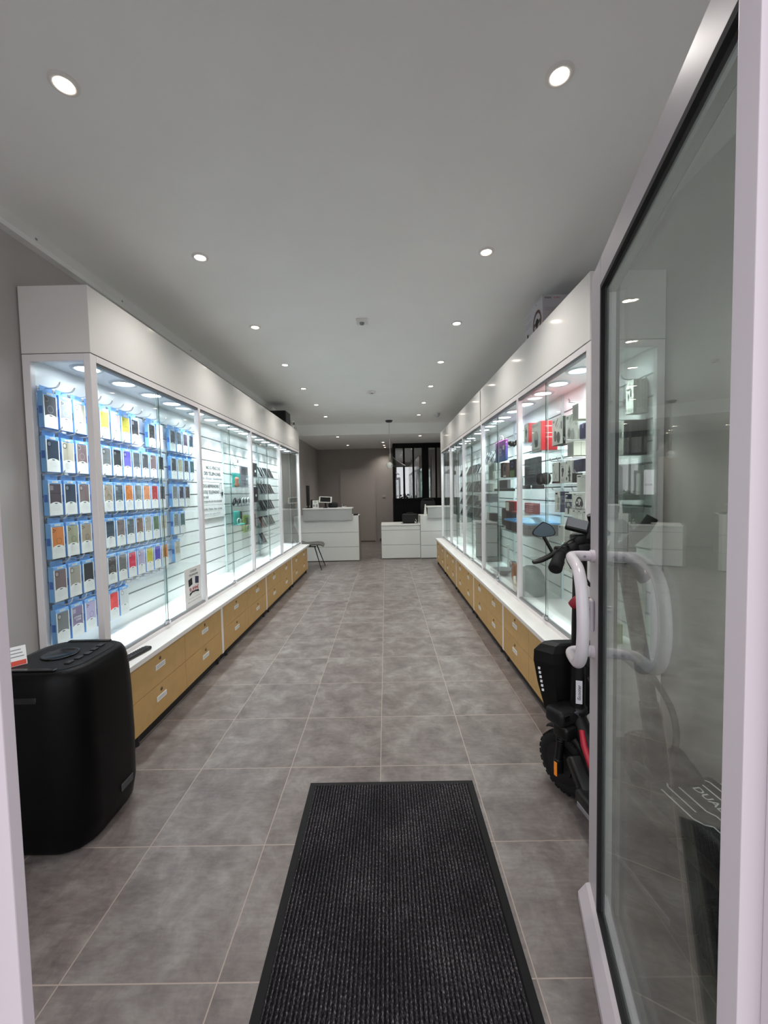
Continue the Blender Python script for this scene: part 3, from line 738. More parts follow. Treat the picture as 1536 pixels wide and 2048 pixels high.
def d_text(F):
    F.lines(0.12, 0.8, [0.2 + 0.075 * k for k in range(9)], INKG, 0.02)
def d_cable(F):
    d_logo(F)
    F.poly([(0.25, 0.15), (0.3, 0.15), (0.8, 0.5), (0.75, 0.5)], INKG).poly([(0.7, 0.15), (0.75, 0.15), (0.3, 0.6), (0.25, 0.6)], INKG).rect(0.0, 0.0, 1.0, 0.10, INK).rect(0.6, 0.03, 0.85, 0.07, RED)
def d_plug(F):
    d_logo(F); F.ell(0.55, 0.60, 0.22, 0.13, DGREY); F.poly([(0.40, 0.30), (0.58, 0.30), (0.70, 0.56), (0.45, 0.56)], DGREY); F.lines(0.2, 0.8, [0.08, 0.13, 0.18], INKG); F.lines(0.15, 0.75, [0.78], INK, 0.02)
def d_mic(F):
    d_logo(F); F.poly([(0.55, 0.05), (0.78, 0.05), (0.74, 0.62), (0.62, 0.80), (0.52, 0.62)], DGREY); F.rect(0.40, 0.28, 0.85, 0.36, DGREY); F.rect(0.42, 0.45, 0.82, 0.53, DGREY); F.ell(0.2, 0.18, 0.1, 0.08, INK)
def d_navytop(F):
    F.rect(0.05, 0.72, 0.95, 0.96, NAVY).rect(0.05, 0.30, 0.95, 0.60, NAVY).rect(0.1, 0.84, 0.4, 0.9, PAPER).text('2 in 1', 0.5, 0.66, 0.6, 0.07, INK)
    F.ell(0.5, 0.45, 0.2, 0.12, PACKG).poly([(0.42, 0.05), (0.6, 0.05), (0.66, 0.4), (0.4, 0.4)], DGREY)
def d_phoneside(F):
    F.rect(0.1, 0.86, 0.5, 0.93, INK).rect(0.45, 0.1, 0.85, 0.75, PACKG)
def d_head2(F):
    d_logo(F); F.ring(0.55, 0.42, 0.28, 0.34, DGREY, 0.62); F.ell(0.36, 0.32, 0.14, 0.22, DGREY); F.rect(0.30, 0.32, 0.44, 0.44, PAPER); F.ell(0.74, 0.30, 0.13, 0.2, DGREY); F.lines(0.3, 0.8, [0.82, 0.86], INKG)
def d_case2(F):
    F.rect(0.1, 0.86, 0.45, 0.93, INK); F.lines(0.55, 0.9, [0.8, 0.85], INKG)
def d_buds(F):
    d_logo(F); F.ell(0.36, 0.52, 0.09, 0.11, DGREY).ell(0.66, 0.58, 0.09, 0.11, DGREY).rect(0.33, 0.40, 0.41, 0.52, DGREY).rect(0.63, 0.45, 0.71, 0.58, DGREY); F.lines(0.1, 0.7, [0.72], INK, 0.03)
    for k in range(4): F.ring(0.15 + 0.22 * k, 0.10, 0.07, 0.05, DGREY, 0.7)
def stack(n, name, label, cat, y0, y1, z0, z1, x, dep, front, sidem, deco, group, gap=0.001):
    for k in range(n):
        lab = label + (', front of the hook' if k == 0 else ', %s behind the front' % ORD[k - 1]) if n > 1 else label
        carton(name, lab, cat, 'R', y0, y1, z0, z1, x + k * (dep + gap), dep, front, sidem, deco if k == 0 else None, group)
def wall_hook(y, z, x_out, side='R'):
    w = 1.4052; h = MB()
    for dy in (-0.004, 0.004):
        h.tube([(w, y + dy, z), (x_out + 0.02, y + dy, z), (x_out - 0.004, y + dy, z + 0.010), (x_out - 0.012, y + dy * 0.6, z + 0.024)], 0.002, WIRE, n=6, smooth_path=3)
    h.box(w - 0.004, w, y - 0.014, y + 0.014, z - 0.02, z + 0.012, WIRE)
    return h
def shelf(label, y0, y1, z, x0=1.12, m=None, th=0.006):
    if m is None:
        solo('glass_shelf', MB().rbox(x0, 1.405, y0, y1, z - th, z, ACRY, 0.001), label, 'shelf', (1.26, (y0 + y1) / 2, z - th)); return
    o = thing('display_shelf', label, 'shelf', (1.26, (y0 + y1) / 2, z - th))
    part(o, 'plate', MB().rbox(x0 + 0.004, 1.405, y0, y1, z - 0.006, z, ACRY, 0.001)); part(o, 'front_edge', MB().rbox(x0, x0 + 0.0039, y0, y1, z - th, z, m, 0.001))

def build_right_goods():
    G1 = 'boxed accessories in the nearest right showcase'
    carton('headphone_box', 'white box with dark headphones, beside the red headset box', 'box', 'R', 2.775, 2.957, 1.675, 1.86, 1.20, 0.075, PALE, BLACKM, d_headph(OLIVE), G1)
    carton('headphone_box', 'white box with pale grey headphones, right of the dark headphone box', 'box', 'R', 2.56, 2.737, 1.668, 1.85, 1.20, 0.075, PALE, PALE, d_headph(PACKG), G1)
    stack(3, 'earphone_box', 'pale boxed earphones hanging high beside the grey headphone box', 'box', 2.385, 2.46, 1.772, 1.862, 1.12, 0.04, PACKG, CREAM, d_text, 'pale earphone boxes')
    stack(4, 'earphone_box', 'pale boxed earphones hanging under the headphone boxes', 'box', 2.445, 2.525, 1.567, 1.651, 1.12, 0.045, PACKG, CREAM, d_text, 'pale earphone boxes')
    solo('storage_pouch', MB().rbox(1.20, 1.235, 2.45, 2.545, 1.672, 1.765, NAVY, 0.008, 3).rbox(1.197, 1.2, 2.49, 2.497, 1.735, 1.765, CHROME, 0.001), 'navy pouch hanging under the topmost pale earphone boxes', 'pouch', (1.21, 2.5, 1.672))
    carton('cable_box', 'white cable box with black base on the middle row of the nearest right showcase', 'box', 'R', 2.837, 2.95, 1.408, 1.552, 1.2, 0.04, PALE, BLACKM, d_cable, G1)
    carton('plug_box', 'white box with a grey car plug, beside the cable box', 'box', 'R', 2.738, 2.821, 1.409, 1.55, 1.2, 0.04, PALE, PALE, d_plug, G1)
    carton('microphone_box', 'white box with a dark microphone mount, beside the car plug box', 'box', 'R', 2.642, 2.733, 1.41, 1.554, 1.2, 0.04, PALE, PALE, d_mic, G1)
    solo('storage_pouch', MB().rbox(1.20, 1.23, 2.50, 2.626, 1.474, 1.552, NAVY, 0.008, 3), 'navy pouch hanging right of the microphone box', 'pouch', (1.21, 2.56, 1.473))
    carton('adapter_box', 'small dark adapter box under the navy pouch', 'box', 'R', 2.58, 2.638, 1.408, 1.469, 1.2, 0.04, BLACKM, None, None, G1)
    stack(3, 'charger_box', 'white boxed charger right of the dark adapter box', 'box', 2.455, 2.573, 1.351, 1.455, 1.2, 0.05, PALE, PALE, d_case2, 'white charger boxes')
    carton('mouse_box', 'white and navy box below the cable box', 'box', 'R', 2.815, 2.904, 1.208, 1.351, 1.2, 0.06, PALE, NAVY, d_phoneside, G1)
    carton('selfie_stick_box', 'navy and white box reading 2 in 1, on the lower row', 'box', 'R', 2.635, 2.742, 1.197, 1.341, 1.2, 0.05, PALE, PALE, d_navytop, G1)
    carton('headset_box', 'white box with a dark wireless headset, on the lower row', 'box', 'R', 2.467, 2.625, 1.246, 1.342, 1.2, 0.07, PALE, PALE, d_head2, G1)
    for i, (a, b) in enumerate(((2.57, 2.628), (2.50, 2.558), (2.43, 2.488))):
        stack(2, 'earbud_box', 'white boxed earbuds above the scooter display, %s stack from the door' % ORD[2 - i], 'box', a, b, 1.142, 1.236, 1.2, 0.05, PALE, PALE, d_case2, 'white earbud boxes')
    for i in range(4):
        y = 2.50 + 0.105 * i
        stack(2, 'cable_pack', 'small grey boxed cable behind scooter handlebar, %s stack from door' % ORD[i], 'box', y, y + 0.075, 1.0, 1.115, 1.22, 0.03, PACKG, PALE, d_case2, 'small boxed cables')
        stack(1, 'cable_pack', 'small white boxed plug low behind the scooter grip, %s from the door' % ORD[i], 'box', y, y + 0.07, 0.80, 0.89, 1.24, 0.03, PALE, PALE, d_plug, 'small boxed plugs')
    # stacks seen through the end pane
    stack(5, 'earbud_box', 'thin white earbud box on the top hook by the end pane', 'box', 2.2, 2.27, 1.767, 1.945, 1.325, 0.014, PALE, PACKG, d_buds, 'boxes beside the end pane')
    stack(5, 'earbud_box', 'black sided earbud box on the second hook by the end pane', 'box', 2.2, 2.27, 1.545, 1.73, 1.275, 0.024, PALE, DGREY, d_buds, 'boxes beside the end pane')
    stack(5, 'charger_box', 'grey charger box on the third hook by the end pane', 'box', 2.2, 2.28, 1.303, 1.49, 1.25, 0.027, PALE, PACKG, d_plug, 'boxes beside the end pane')
    stack(4, 'charger_box', 'pale charger box on the fourth hook by the end pane', 'box', 2.2, 2.28, 1.087, 1.263, 1.25, 0.033, PALE, PACKG, d_case2, 'boxes beside the end pane')
    stack(4, 'cable_pack', 'white cable pack on the lowest hook by the end pane', 'box', 2.2, 2.27, 0.689, 0.868, 1.32, 0.02, PALE, PALE, d_text, 'boxes beside the end pane')
    carton('accessory_box', 'small bright green box on the floor of the nearest right showcase', 'box', 'R', 2.27, 2.35, 0.489, 0.60, 1.27, 0.05, GREENP, None, None)
    hk = [(2.42, 1.872, 1.09), (2.485, 1.662, 1.09), (2.5, 1.785, 1.17), (2.89, 1.562, 1.17), (2.78, 1.562, 1.17), (2.69, 1.565, 1.17), (2.56, 1.562, 1.17), (2.52, 1.463, 1.17), (2.86, 1.361, 1.17), (2.69, 1.351, 1.17), (2.55, 1.352, 1.17), (2.235, 1.95, 1.29), (2.235, 1.735, 1.25), (2.24, 1.495, 1.22), (2.24, 1.268, 1.22), (2.235, 0.873, 1.29)]
    for y, z, x in hk: solo('display_hook', wall_hook(y, z, x), 'zinc wire hook holding accessory boxes in the nearest right showcase', 'hook', (1.3, y, z), 'hooks in the nearest right showcase')
    for i in range(3):
        solo('display_hook', wall_hook(2.459 + 0.07 * i, 1.2405, 1.18), 'zinc wire hook over the white earbud boxes', 'hook', (1.3, 2.459 + 0.07 * i, 1.24), 'hooks over the earbud boxes')
    # headset box, pads and shelves
    def d_redfront(F):
        F.ell(0.5, 0.42, 0.22, 0.28, mat('art_blue', (128, 160, 186), 0.5)); F.ell(0.45, 0.55, 0.12, 0.16, mat('art_tan', (190, 168, 140), 0.5)); F.rect(0.36, 0.16, 0.66, 0.4, OLIVE); F.lines(0.08, 0.9, [0.05, 0.08], INKG); F.lines(0.08, 0.7, [0.88, 0.92], INKG)
    o = carton('gaming_headset_box', 'red and white gaming headset box on the glass shelf', 'box', 'R', 3.03, 3.222, 1.655, 1.872, 1.15, 0.12, PALE, RED, d_redfront)
    t = MB()
    for z, w in ((1.83, 0.07), (1.78, 0.09), (1.75, 0.05)): t.box(1.18, 1.18 + w, 3.0292, 3.0299, z, z + 0.006, mat('print_pink', (226, 160, 158), 0.5))
    part(o, 'side_print', t)
    carton('gaming_headset_box', 'smaller white and red headset box behind the large red one', 'box', 'R', 3.30, 3.40, 1.745, 1.90, 1.15, 0.10, PALE, RED, d_plug)
    shelf('clear glass shelf under the red gaming headset box', 2.98, 3.224, 1.654); shelf('clear glass shelf under the smaller headset box', 3.262, 3.52, 1.744)
    carton('tablet_keyboard', 'black embossed tablet case standing upright on the dark shelf', 'tablet case', 'R', 3.28, 3.60, 1.404, 1.63, 1.22, 0.03, DGREY, None, lambda F: F.lines(0.2, 0.8, [0.3, 0.42, 0.5, 0.62], MGREY, 0.02))
    shelf('dark edged shelf under the black tablet case', 3.262, 3.60, 1.403, 1.15, DGREY, 0.031)
    shelf('dark edged shelf under the two black oval speakers', 2.975, 3.224, 1.403, 1.15, DGREY, 0.031)
    for i, y in enumerate((3.04, 3.15)):
        s = thing('oval_speaker', ('black oval speaker nearer the door on the dark shelf', 'black oval speaker farther from the door on the dark shelf')[i], 'speaker', (1.19, y, 1.4035), 'black oval speakers')
        b = MB().lathe([(0.0, 0.0), (0.020, 0.002), (0.031, 0.02), (0.036, 0.045), (0.031, 0.07), (0.019, 0.086), (0.0, 0.09)], (1.19, y, 1.4035), BLACKM, n=20, cap=False)
        part(s, 'body', b); part(s, 'grille', MB().ellipse((1.153, y, 1.45), (0, 0.020, 0), (0, 0, 0.03), DGREY))
    solo('price_card', MB().rbox(1.16, 1.163, 3.46, 3.53, 1.404, 1.47, PAPER, 0.0005), 'small white price card in front of the black tablet case', 'price card', (1.16, 3.5, 1.404))
    # second showcase
    b = thing('gift_bag', 'purple to blue printed bag hanging in the second right showcase', 'bag', (1.24, 4.15, 1.657))
    gm = bpy.data.materials.new('bag_purple_blue'); gm.use_nodes = True; nt = gm.node_tree; pb = nt.nodes['Principled BSDF']
    gg = nt.nodes.new('ShaderNodeNewGeometry'); sp = nt.nodes.new('ShaderNodeSeparateXYZ'); mr = nt.nodes.new('ShaderNodeMapRange'); cr = nt.nodes.new('ShaderNodeValToRGB')
    mr.inputs[1].default_value = 1.657; mr.inputs[2].default_value = 1.872; nt.links.new(gg.outputs['Position'], sp.inputs[0]); nt.links.new(sp.outputs[2], mr.inputs[0]); nt.links.new(mr.outputs[0], cr.inputs[0])
    cr.color_ramp.elements[0].color = lin((74, 110, 168)); cr.color_ramp.elements[1].color = lin((150, 62, 140)); k = cr.color_ramp.elements.new(0.55); k.color = lin((96, 78, 150)); nt.links.new(cr.outputs[0], pb.inputs['Base Color']); pb.inputs['Roughness'].default_value = 0.4
    bm_ = MB(); bm_.rbox(1.18, 1.212, 4.04, 4.40, 1.657, 1.872, gm, 0.014, 4); part(b, 'body', bm_)
    F = Face('R', 1.18, 4.04, 4.40, 1.657, 1.872); F.ring(0.55, 0.5, 0.10, 0.12, PALE, 0.6).lines(0.4, 0.7, [0.3], PALE, 0.02).rect(0.78, 0.52, 0.94, 0.72, PALE); part(b, 'printed_logo', F.mb)
    part(b, 'handle', MB().tube([(1.196, 4.16, 1.87), (1.196, 4.18, 1.91), (1.196, 4.28, 1.91), (1.196, 4.30, 1.87)], 0.004, PALE, smooth_path=4))
    solo('cable_bundle', MB().tube([(1.22 + 0.03 * math.cos(a * 1.3), 3.9 + 0.08 * math.cos(a * 2.1), 1.81 + 0.025 * math.sin(a * 3.3)) for a in [i * 0.7 for i in range(40)]], 0.006, BLACKM, n=6, smooth_path=3), 'black tangled cable hanging beside the purple bag', 'cable', (1.22, 3.9, 1.78))
    carton('game_box', 'narrow black box under the purple bag', 'box', 'R', 4.185, 4.276, 1.496, 1.645, 1.2, 0.05, BLACKM)
    carton('game_box', 'brown patterned box beside the narrow black box', 'box', 'R', 4.07, 4.182, 1.492, 1.637, 1.2, 0.05, mat('pack_brown', (112, 90, 84), 0.5, noise=0.3, nscale=90), None, lambda F: F.ell(0.5, 0.6, 0.3, 0.2, BLACKM).rect(0.1, 0.05, 0.9, 0.15, PALE))
    carton('game_box', 'black and green boxed headset beside the brown box', 'box', 'R', 3.80, 3.966, 1.484, 1.653, 1.2, 0.06, BLACKM, None, lambda F: F.rect(0.1, 0.05, 0.9, 0.4, mat('pack_green', (96, 128, 66), 0.5)).ring(0.5, 0.72, 0.22, 0.16, mat('pack_violet', (112, 100, 190), 0.5), 0.7))
    shelf('clear shelf under the brown and green boxes', 3.77, 4.30, 1.483)
    carton('laptop_box', 'open grey laptop leaning on the dark bracket shelf', 'laptop', 'R', 3.90, 4.25, 1.381, 1.466, 1.16, 0.03, MGREY, None, lambda F: F.rect(0.06, 0.08, 0.94, 0.92, DGREY))
    shelf('dark shelf under the grey laptop', 3.62, 4.30, 1.380, 1.14, DGREY, 0.024)
    carton('game_box', 'red and brown box standing low in the second right showcase', 'box', 'R', 3.66, 3.93, 1.163, 1.262, 1.15, 0.06, mat('pack_maroon', (104, 54, 54), 0.5), RED, lambda F: F.rect(0.05, 0.1, 0.4, 0.9, CREAM))
    carton('game_box', 'flat red printed box behind the blue tray', 'box', 'R', 3.37, 3.60, 1.163, 1.252, 1.22, 0.05, RED, None, lambda F: F.lines(0.1, 0.9, [0.2, 0.4, 0.6, 0.8], mat('print_pink', (226, 160, 158), 0.5), 0.06))
    shelf('clear shelf under the red boxes', 3.32, 3.96, 1.1625)
    carton('speaker_box', 'dark brown mesh speaker above the grey dish', 'speaker', 'R', 4.0, 4.18, 1.013, 1.185, 1.18, 0.10, mat('mesh_brown', (70, 64, 62), 0.7), None, None, None, 0.01)
    shelf('dark shelf under the brown mesh speaker', 3.99, 4.42, 1.012, 1.14, DGREY, 0.012)
    tr = thing('display_tray', 'long dark tray with bright blue rim in the second right showcase', 'tray', (1.28, 3.63, 0.993))
    out = [(1.15 + 0.0, 3.30), (1.39, 3.30), (1.39, 3.95), (1.34, 3.97), (1.20, 3.97), (1.15, 3.93)]
    part(tr, 'body', MB().prism([(x, y, 0.993) for x, y in out], (0, 0, 0.085), mat('tray_brown', (62, 54, 56), 0.5)))
    part(tr, 'rim', MB().prism([(x + (0.012 if x > 1.27 else -0.012), y + (0.01 if y > 3.6 else -0.01), 1.0785) for x, y in out], (0, 0, 0.014), mat('rim_blue', (96, 168, 226), 0.3)))
    part(tr, 'cushion', MB().lathe([(0.0, 1.135), (0.05, 1.128), (0.09, 1.110), (0.105, 1.093)], (1.27, 3.45, 0), mat('cushion_blue', (150, 190, 214), 0.4), n=20, cap=False))
    shelf('clear shelf carrying the blue rimmed tray', 3.28, 3.98, 0.9925)
    # floor of the first and second bays
    h = thing('ring_headband', 'tan orange ring standing on the showcase floor', 'ring', (1.2, 3.77, 0.4895))
    part(h, 'ring', MB().tube([(1.2, 3.77 + 0.075 * math.cos(a), 0.585 + 0.082 * math.sin(a)) for a in [2 * math.pi * k / 20 for k in range(20)]], 0.016, mat('tan_leather', (176, 112, 66), 0.5), n=10, closed=True, flat=1.6))
    part(h, 'joint', MB().rbox(1.17, 1.23, 3.85, 3.90, 0.62, 0.69, CHROME, 0.012, 3))
    part(h, 'foot', MB().rbox(1.18, 1.22, 3.73, 3.81, 0.4892, 0.505, BLACKM, 0.003))
    g = thing('reflection_dome', 'grey dome modelled from a glass reflection on the showcase floor', 'reflection_dome', (1.2, 3.40, 0.4895))  # solid dome stands in for a see-through reflection in the showcase glass
    part(g, 'shell', MB().lathe([(0.115, 0.4895), (0.122, 0.55), (0.112, 0.64), (0.08, 0.70), (0.04, 0.728), (0.0, 0.735)], (1.2, 3.40, 0), mat('dome_grey', (138, 146, 144), 0.25), n=28, cap=False))
    part(g, 'dome_band', MB().tube([(1.088, 3.31, 0.58), (1.075, 3.40, 0.56), (1.095, 3.49, 0.60)], 0.018, mat('dome_band', (196, 184, 170), 0.2), smooth_path=5, flat=2.0))
    solo('dish', MB().lathe([(0.0, 0.4892), (0.05, 0.4892), (0.055, 0.50), (0.12, 0.535), (0.125, 0.548), (0.11, 0.548), (0.0, 0.52)], (1.20, 4.22, 0), MGREY, n=28, cap=False), 'round mid grey dish on the showcase floor beside the orange ring', 'dish', (1.2, 4.22, 0.489))
    st = thing('lamp_stand', 'slim white stand behind the round grey dish', 'stand', (1.3, 4.36, 0.489))
    part(st, 'base', MB().lathe([(0.05, 0.489), (0.05, 0.5), (0.012, 0.53), (0.0, 0.53)], (1.3, 4.36, 0), PALE, n=20, cap=False)); part(st, 'pole', MB().cyl((1.3, 4.36, 0.53), (1.3, 4.36, 0.78), 0.011, PALE))
    # third showcase
    tw = thing('tower_unit', 'tall dark grey two-part tower unit standing on the showcase floor', 'tower unit', (1.26, 5.1, 0.489))
    part(tw, 'lower_body', MB().rbox(1.15, 1.39, 4.96, 5.26, 0.50, 0.725, mat('tower_grey', (104, 104, 102), 0.5), 0.006)); part(tw, 'upper_body', MB().rbox(1.15, 1.39, 4.96, 5.26, 0.728, 0.95, MATS['tower_grey'], 0.006))
    part(tw, 'base', MB().rbox(1.16, 1.385, 4.97, 5.25, 0.489, 0.5, BLACKM, 0.002)); part(tw, 'top_panel', MB().rbox(1.145, 1.395, 4.955, 5.265, 0.951, 0.968, DGREY, 0.004))
    carton('tablet_case', 'grey upright panel in the third right showcase', 'tablet case', 'R', 4.60, 4.84, 1.484, 1.672, 1.22, 0.02, mat('panel_grey', (116, 122, 118), 0.5))
    carton('accessory_card', 'white card of small hooks beside the grey panel', 'card', 'R', 4.50, 4.58, 1.484, 1.575, 1.20, 0.012, PALE, None, lambda F: [F.poly([(0.1 + 0.2 * k, 0.1), (0.2 + 0.2 * k, 0.1), (0.15 + 0.2 * k, 0.5)], DGREY) for k in range(4)])
    shelf('clear shelf under the grey upright panel', 4.48, 4.95, 1.4835)
    for i, (z, y) in enumerate(((1.36, 4.55), (1.24, 4.62), (1.02, 4.60))):
        shelf('dark edged shelf, %s in the third right showcase' % ('highest', 'middle', 'lowest')[i], 4.475, 5.522, z, 1.16, mat('smoke_shelf', (86, 88, 88), 0.3), 0.012)
        for j, yy in enumerate((y, y + 0.24, y + 0.52)):
            if (i, j) in ((2, 2),): continue
            carton('camera_box', 'small grey boxed camera, %s from the entrance on the %s shelf' % (ORD[j], ('highest', 'middle', 'lowest')[i]), 'box', 'R', yy, yy + 0.12, z + 0.0005, z + 0.085, 1.19, 0.07, (PALE, MGREY, DGREY)[(i + j) % 3], None, d_case2 if (i + j) % 3 == 0 else None, 'small boxed cameras')

# ================================================================ PHONES ON STANDS
def phone_mb(col):
    b = MB(); b.rbox(-0.0375, 0.0375, -0.0041, 0.0041, 0.0, 0.155, col, 0.006, 3)
    b.poly([(-0.034, -0.00425, 0.006), (0.034, -0.00425, 0.006), (0.034, -0.00425, 0.149), (-0.034, -0.00425, 0.149)], BLACKG)
    return b
def stand_mb():
    s = MB()
    s.prism([(-0.02, 0.0, 0.0), (-0.02, 0.03, 0.055), (-0.02, 0.033, 0.055), (-0.02, 0.004, 0.0)], (0.04, 0, 0), ACRY)
    s.box(-0.02, 0.02, -0.03, 0.004, -0.003, 0.0, ACRY); s.box(-0.02, 0.02, -0.032, -0.029, -0.003, 0.012, ACRY); s.box(-0.02, 0.02, 0.05, 0.0525, -0.003, 0.055, ACRY); s.box(-0.02, 0.02, 0.004, 0.0525, -0.003, 0.0, ACRY)
    return s
def build_phones():
    cols = [('dark', mat('phone_dark', (54, 58, 64), 0.3)), ('grey', mat('phone_grey', (116, 122, 126), 0.3)), ('blue-grey', mat('phone_blue', (96, 112, 134), 0.3)), ('silver', mat('phone_silver', (170, 174, 176), 0.3)), ('black', mat('phone_black', (26, 28, 32), 0.3)), ('red', mat('phone_red', (140, 60, 66), 0.3))]
    pm = {}; tilt = math.radians(-24)
    for n, m in cols:
        b = phone_mb(m); b.xform(Matrix.Translation((0, -0.018, 0.004)) @ Matrix.Rotation(tilt, 4, 'X')); pm[n] = b.mesh('smartphone')
    sm = stand_mb().mesh('phone_stand')
    def place(x, y, z, rot, cn, lab):
        o = bpy.data.objects.new('smartphone', pm[cn]); COL.objects.link(o); o.location = (x, y, z); o.rotation_euler = (0, 0, rot)
        tag(o, cn + ' smartphone ' + lab, 'smartphone', 'smartphones on clear stands')
        s = bpy.data.objects.new('phone_stand', sm); COL.objects.link(s); s.location = (x, y, z); s.rotation_euler = (0, 0, rot)
        tag(s, 'clear stand under smartphone ' + lab, 'stand', 'clear phone stands')
    rows = ['top row', 'second row', 'third row', 'fourth row', 'bottom row']
    rz = math.pi / 2    # faces +x (left wall)
    seq = ['dark', 'dark', 'grey', 'silver', 'grey', 'dark', 'blue-grey', 'grey', 'black', 'dark']
    k = 0
    for r, z in enumerate((1.610, 1.377, 1.145, 0.912, 0.68)):
        for a, b, nm in ((5.64, 5.845, 'nearer side of the divider'), (5.885, 6.29, 'farther side of the divider')):
            if r == 4 and a > 5.8: continue
            solo('display_shelf', MB().rbox(-1.835, -1.69, a, b, z - 0.007, z - 0.0035, ACRY, 0.0008), 'clear phone ledge in the left showcases, %s, %s' % (rows[r], nm), 'shelf', (-1.75, (a + b) / 2, z - 0.007), 'clear phone ledges')
        for c in range(6 if r < 4 else 2):
            y = (5.69, 5.79, 5.93, 6.035, 6.14, 6.245)[c]; cn = 'red' if (r, c) == (3, 0) else seq[(k * 3 + r) % 10]; k += 1
            place(-1.735, y, z, rz + 0.0, cn, '%s from the entrance, %s of left showcase' % (ORD[c], rows[r]))
    for r, z in enumerate((1.605, 1.345, 1.145, 0.96)):
        solo('display_shelf', MB().rbox(1.27, 1.405, 5.72, 6.6, z - 0.007, z - 0.0035, ACRY, 0.0008), 'clear phone ledge in the fourth right showcase, ' + rows[r], 'shelf', (1.33, 6.1, z - 0.007), 'clear phone ledges')
        for c in range(8):
            place(1.31, 5.77 + 0.105 * c, z, -rz, seq[(c * 3 + r * 2) % 10], '%s from the entrance, %s of fourth right showcase' % (ORD[c], rows[r]))
        solo('display_shelf', MB().rbox(1.27, 1.405, 6.72, 7.14, z - 0.007, z - 0.0035, ACRY, 0.0008), 'clear phone ledge in the last right showcase, ' + rows[r], 'shelf', (1.33, 6.9, z - 0.007), 'clear phone ledges')
        for c in range(4):
            place(1.31, 6.77 + 0.105 * c, z, -rz, seq[(c * 7 + r) % 10], '%s from the entrance, %s of last right showcase' % (ORD[c], rows[r]))
    # phones on the third right showcase wall
    for r, z in enumerate((1.71, 1.585)):
        solo('display_shelf', MB().rbox(1.27, 1.405, 4.98, 5.5, z - 0.007, z - 0.0035, ACRY, 0.0008), 'clear phone ledge in the third right showcase, ' + ('upper' if r == 0 else 'lower'), 'shelf', (1.33, 5.2, z - 0.007), 'clear phone ledges')
        if r: continue
        for c in range(4): place(1.31, 5.05 + 0.11 * c, z, -rz, seq[(c * 3) % 10], '%s from the entrance on the upper ledge of third right showcase' % ORD[c])

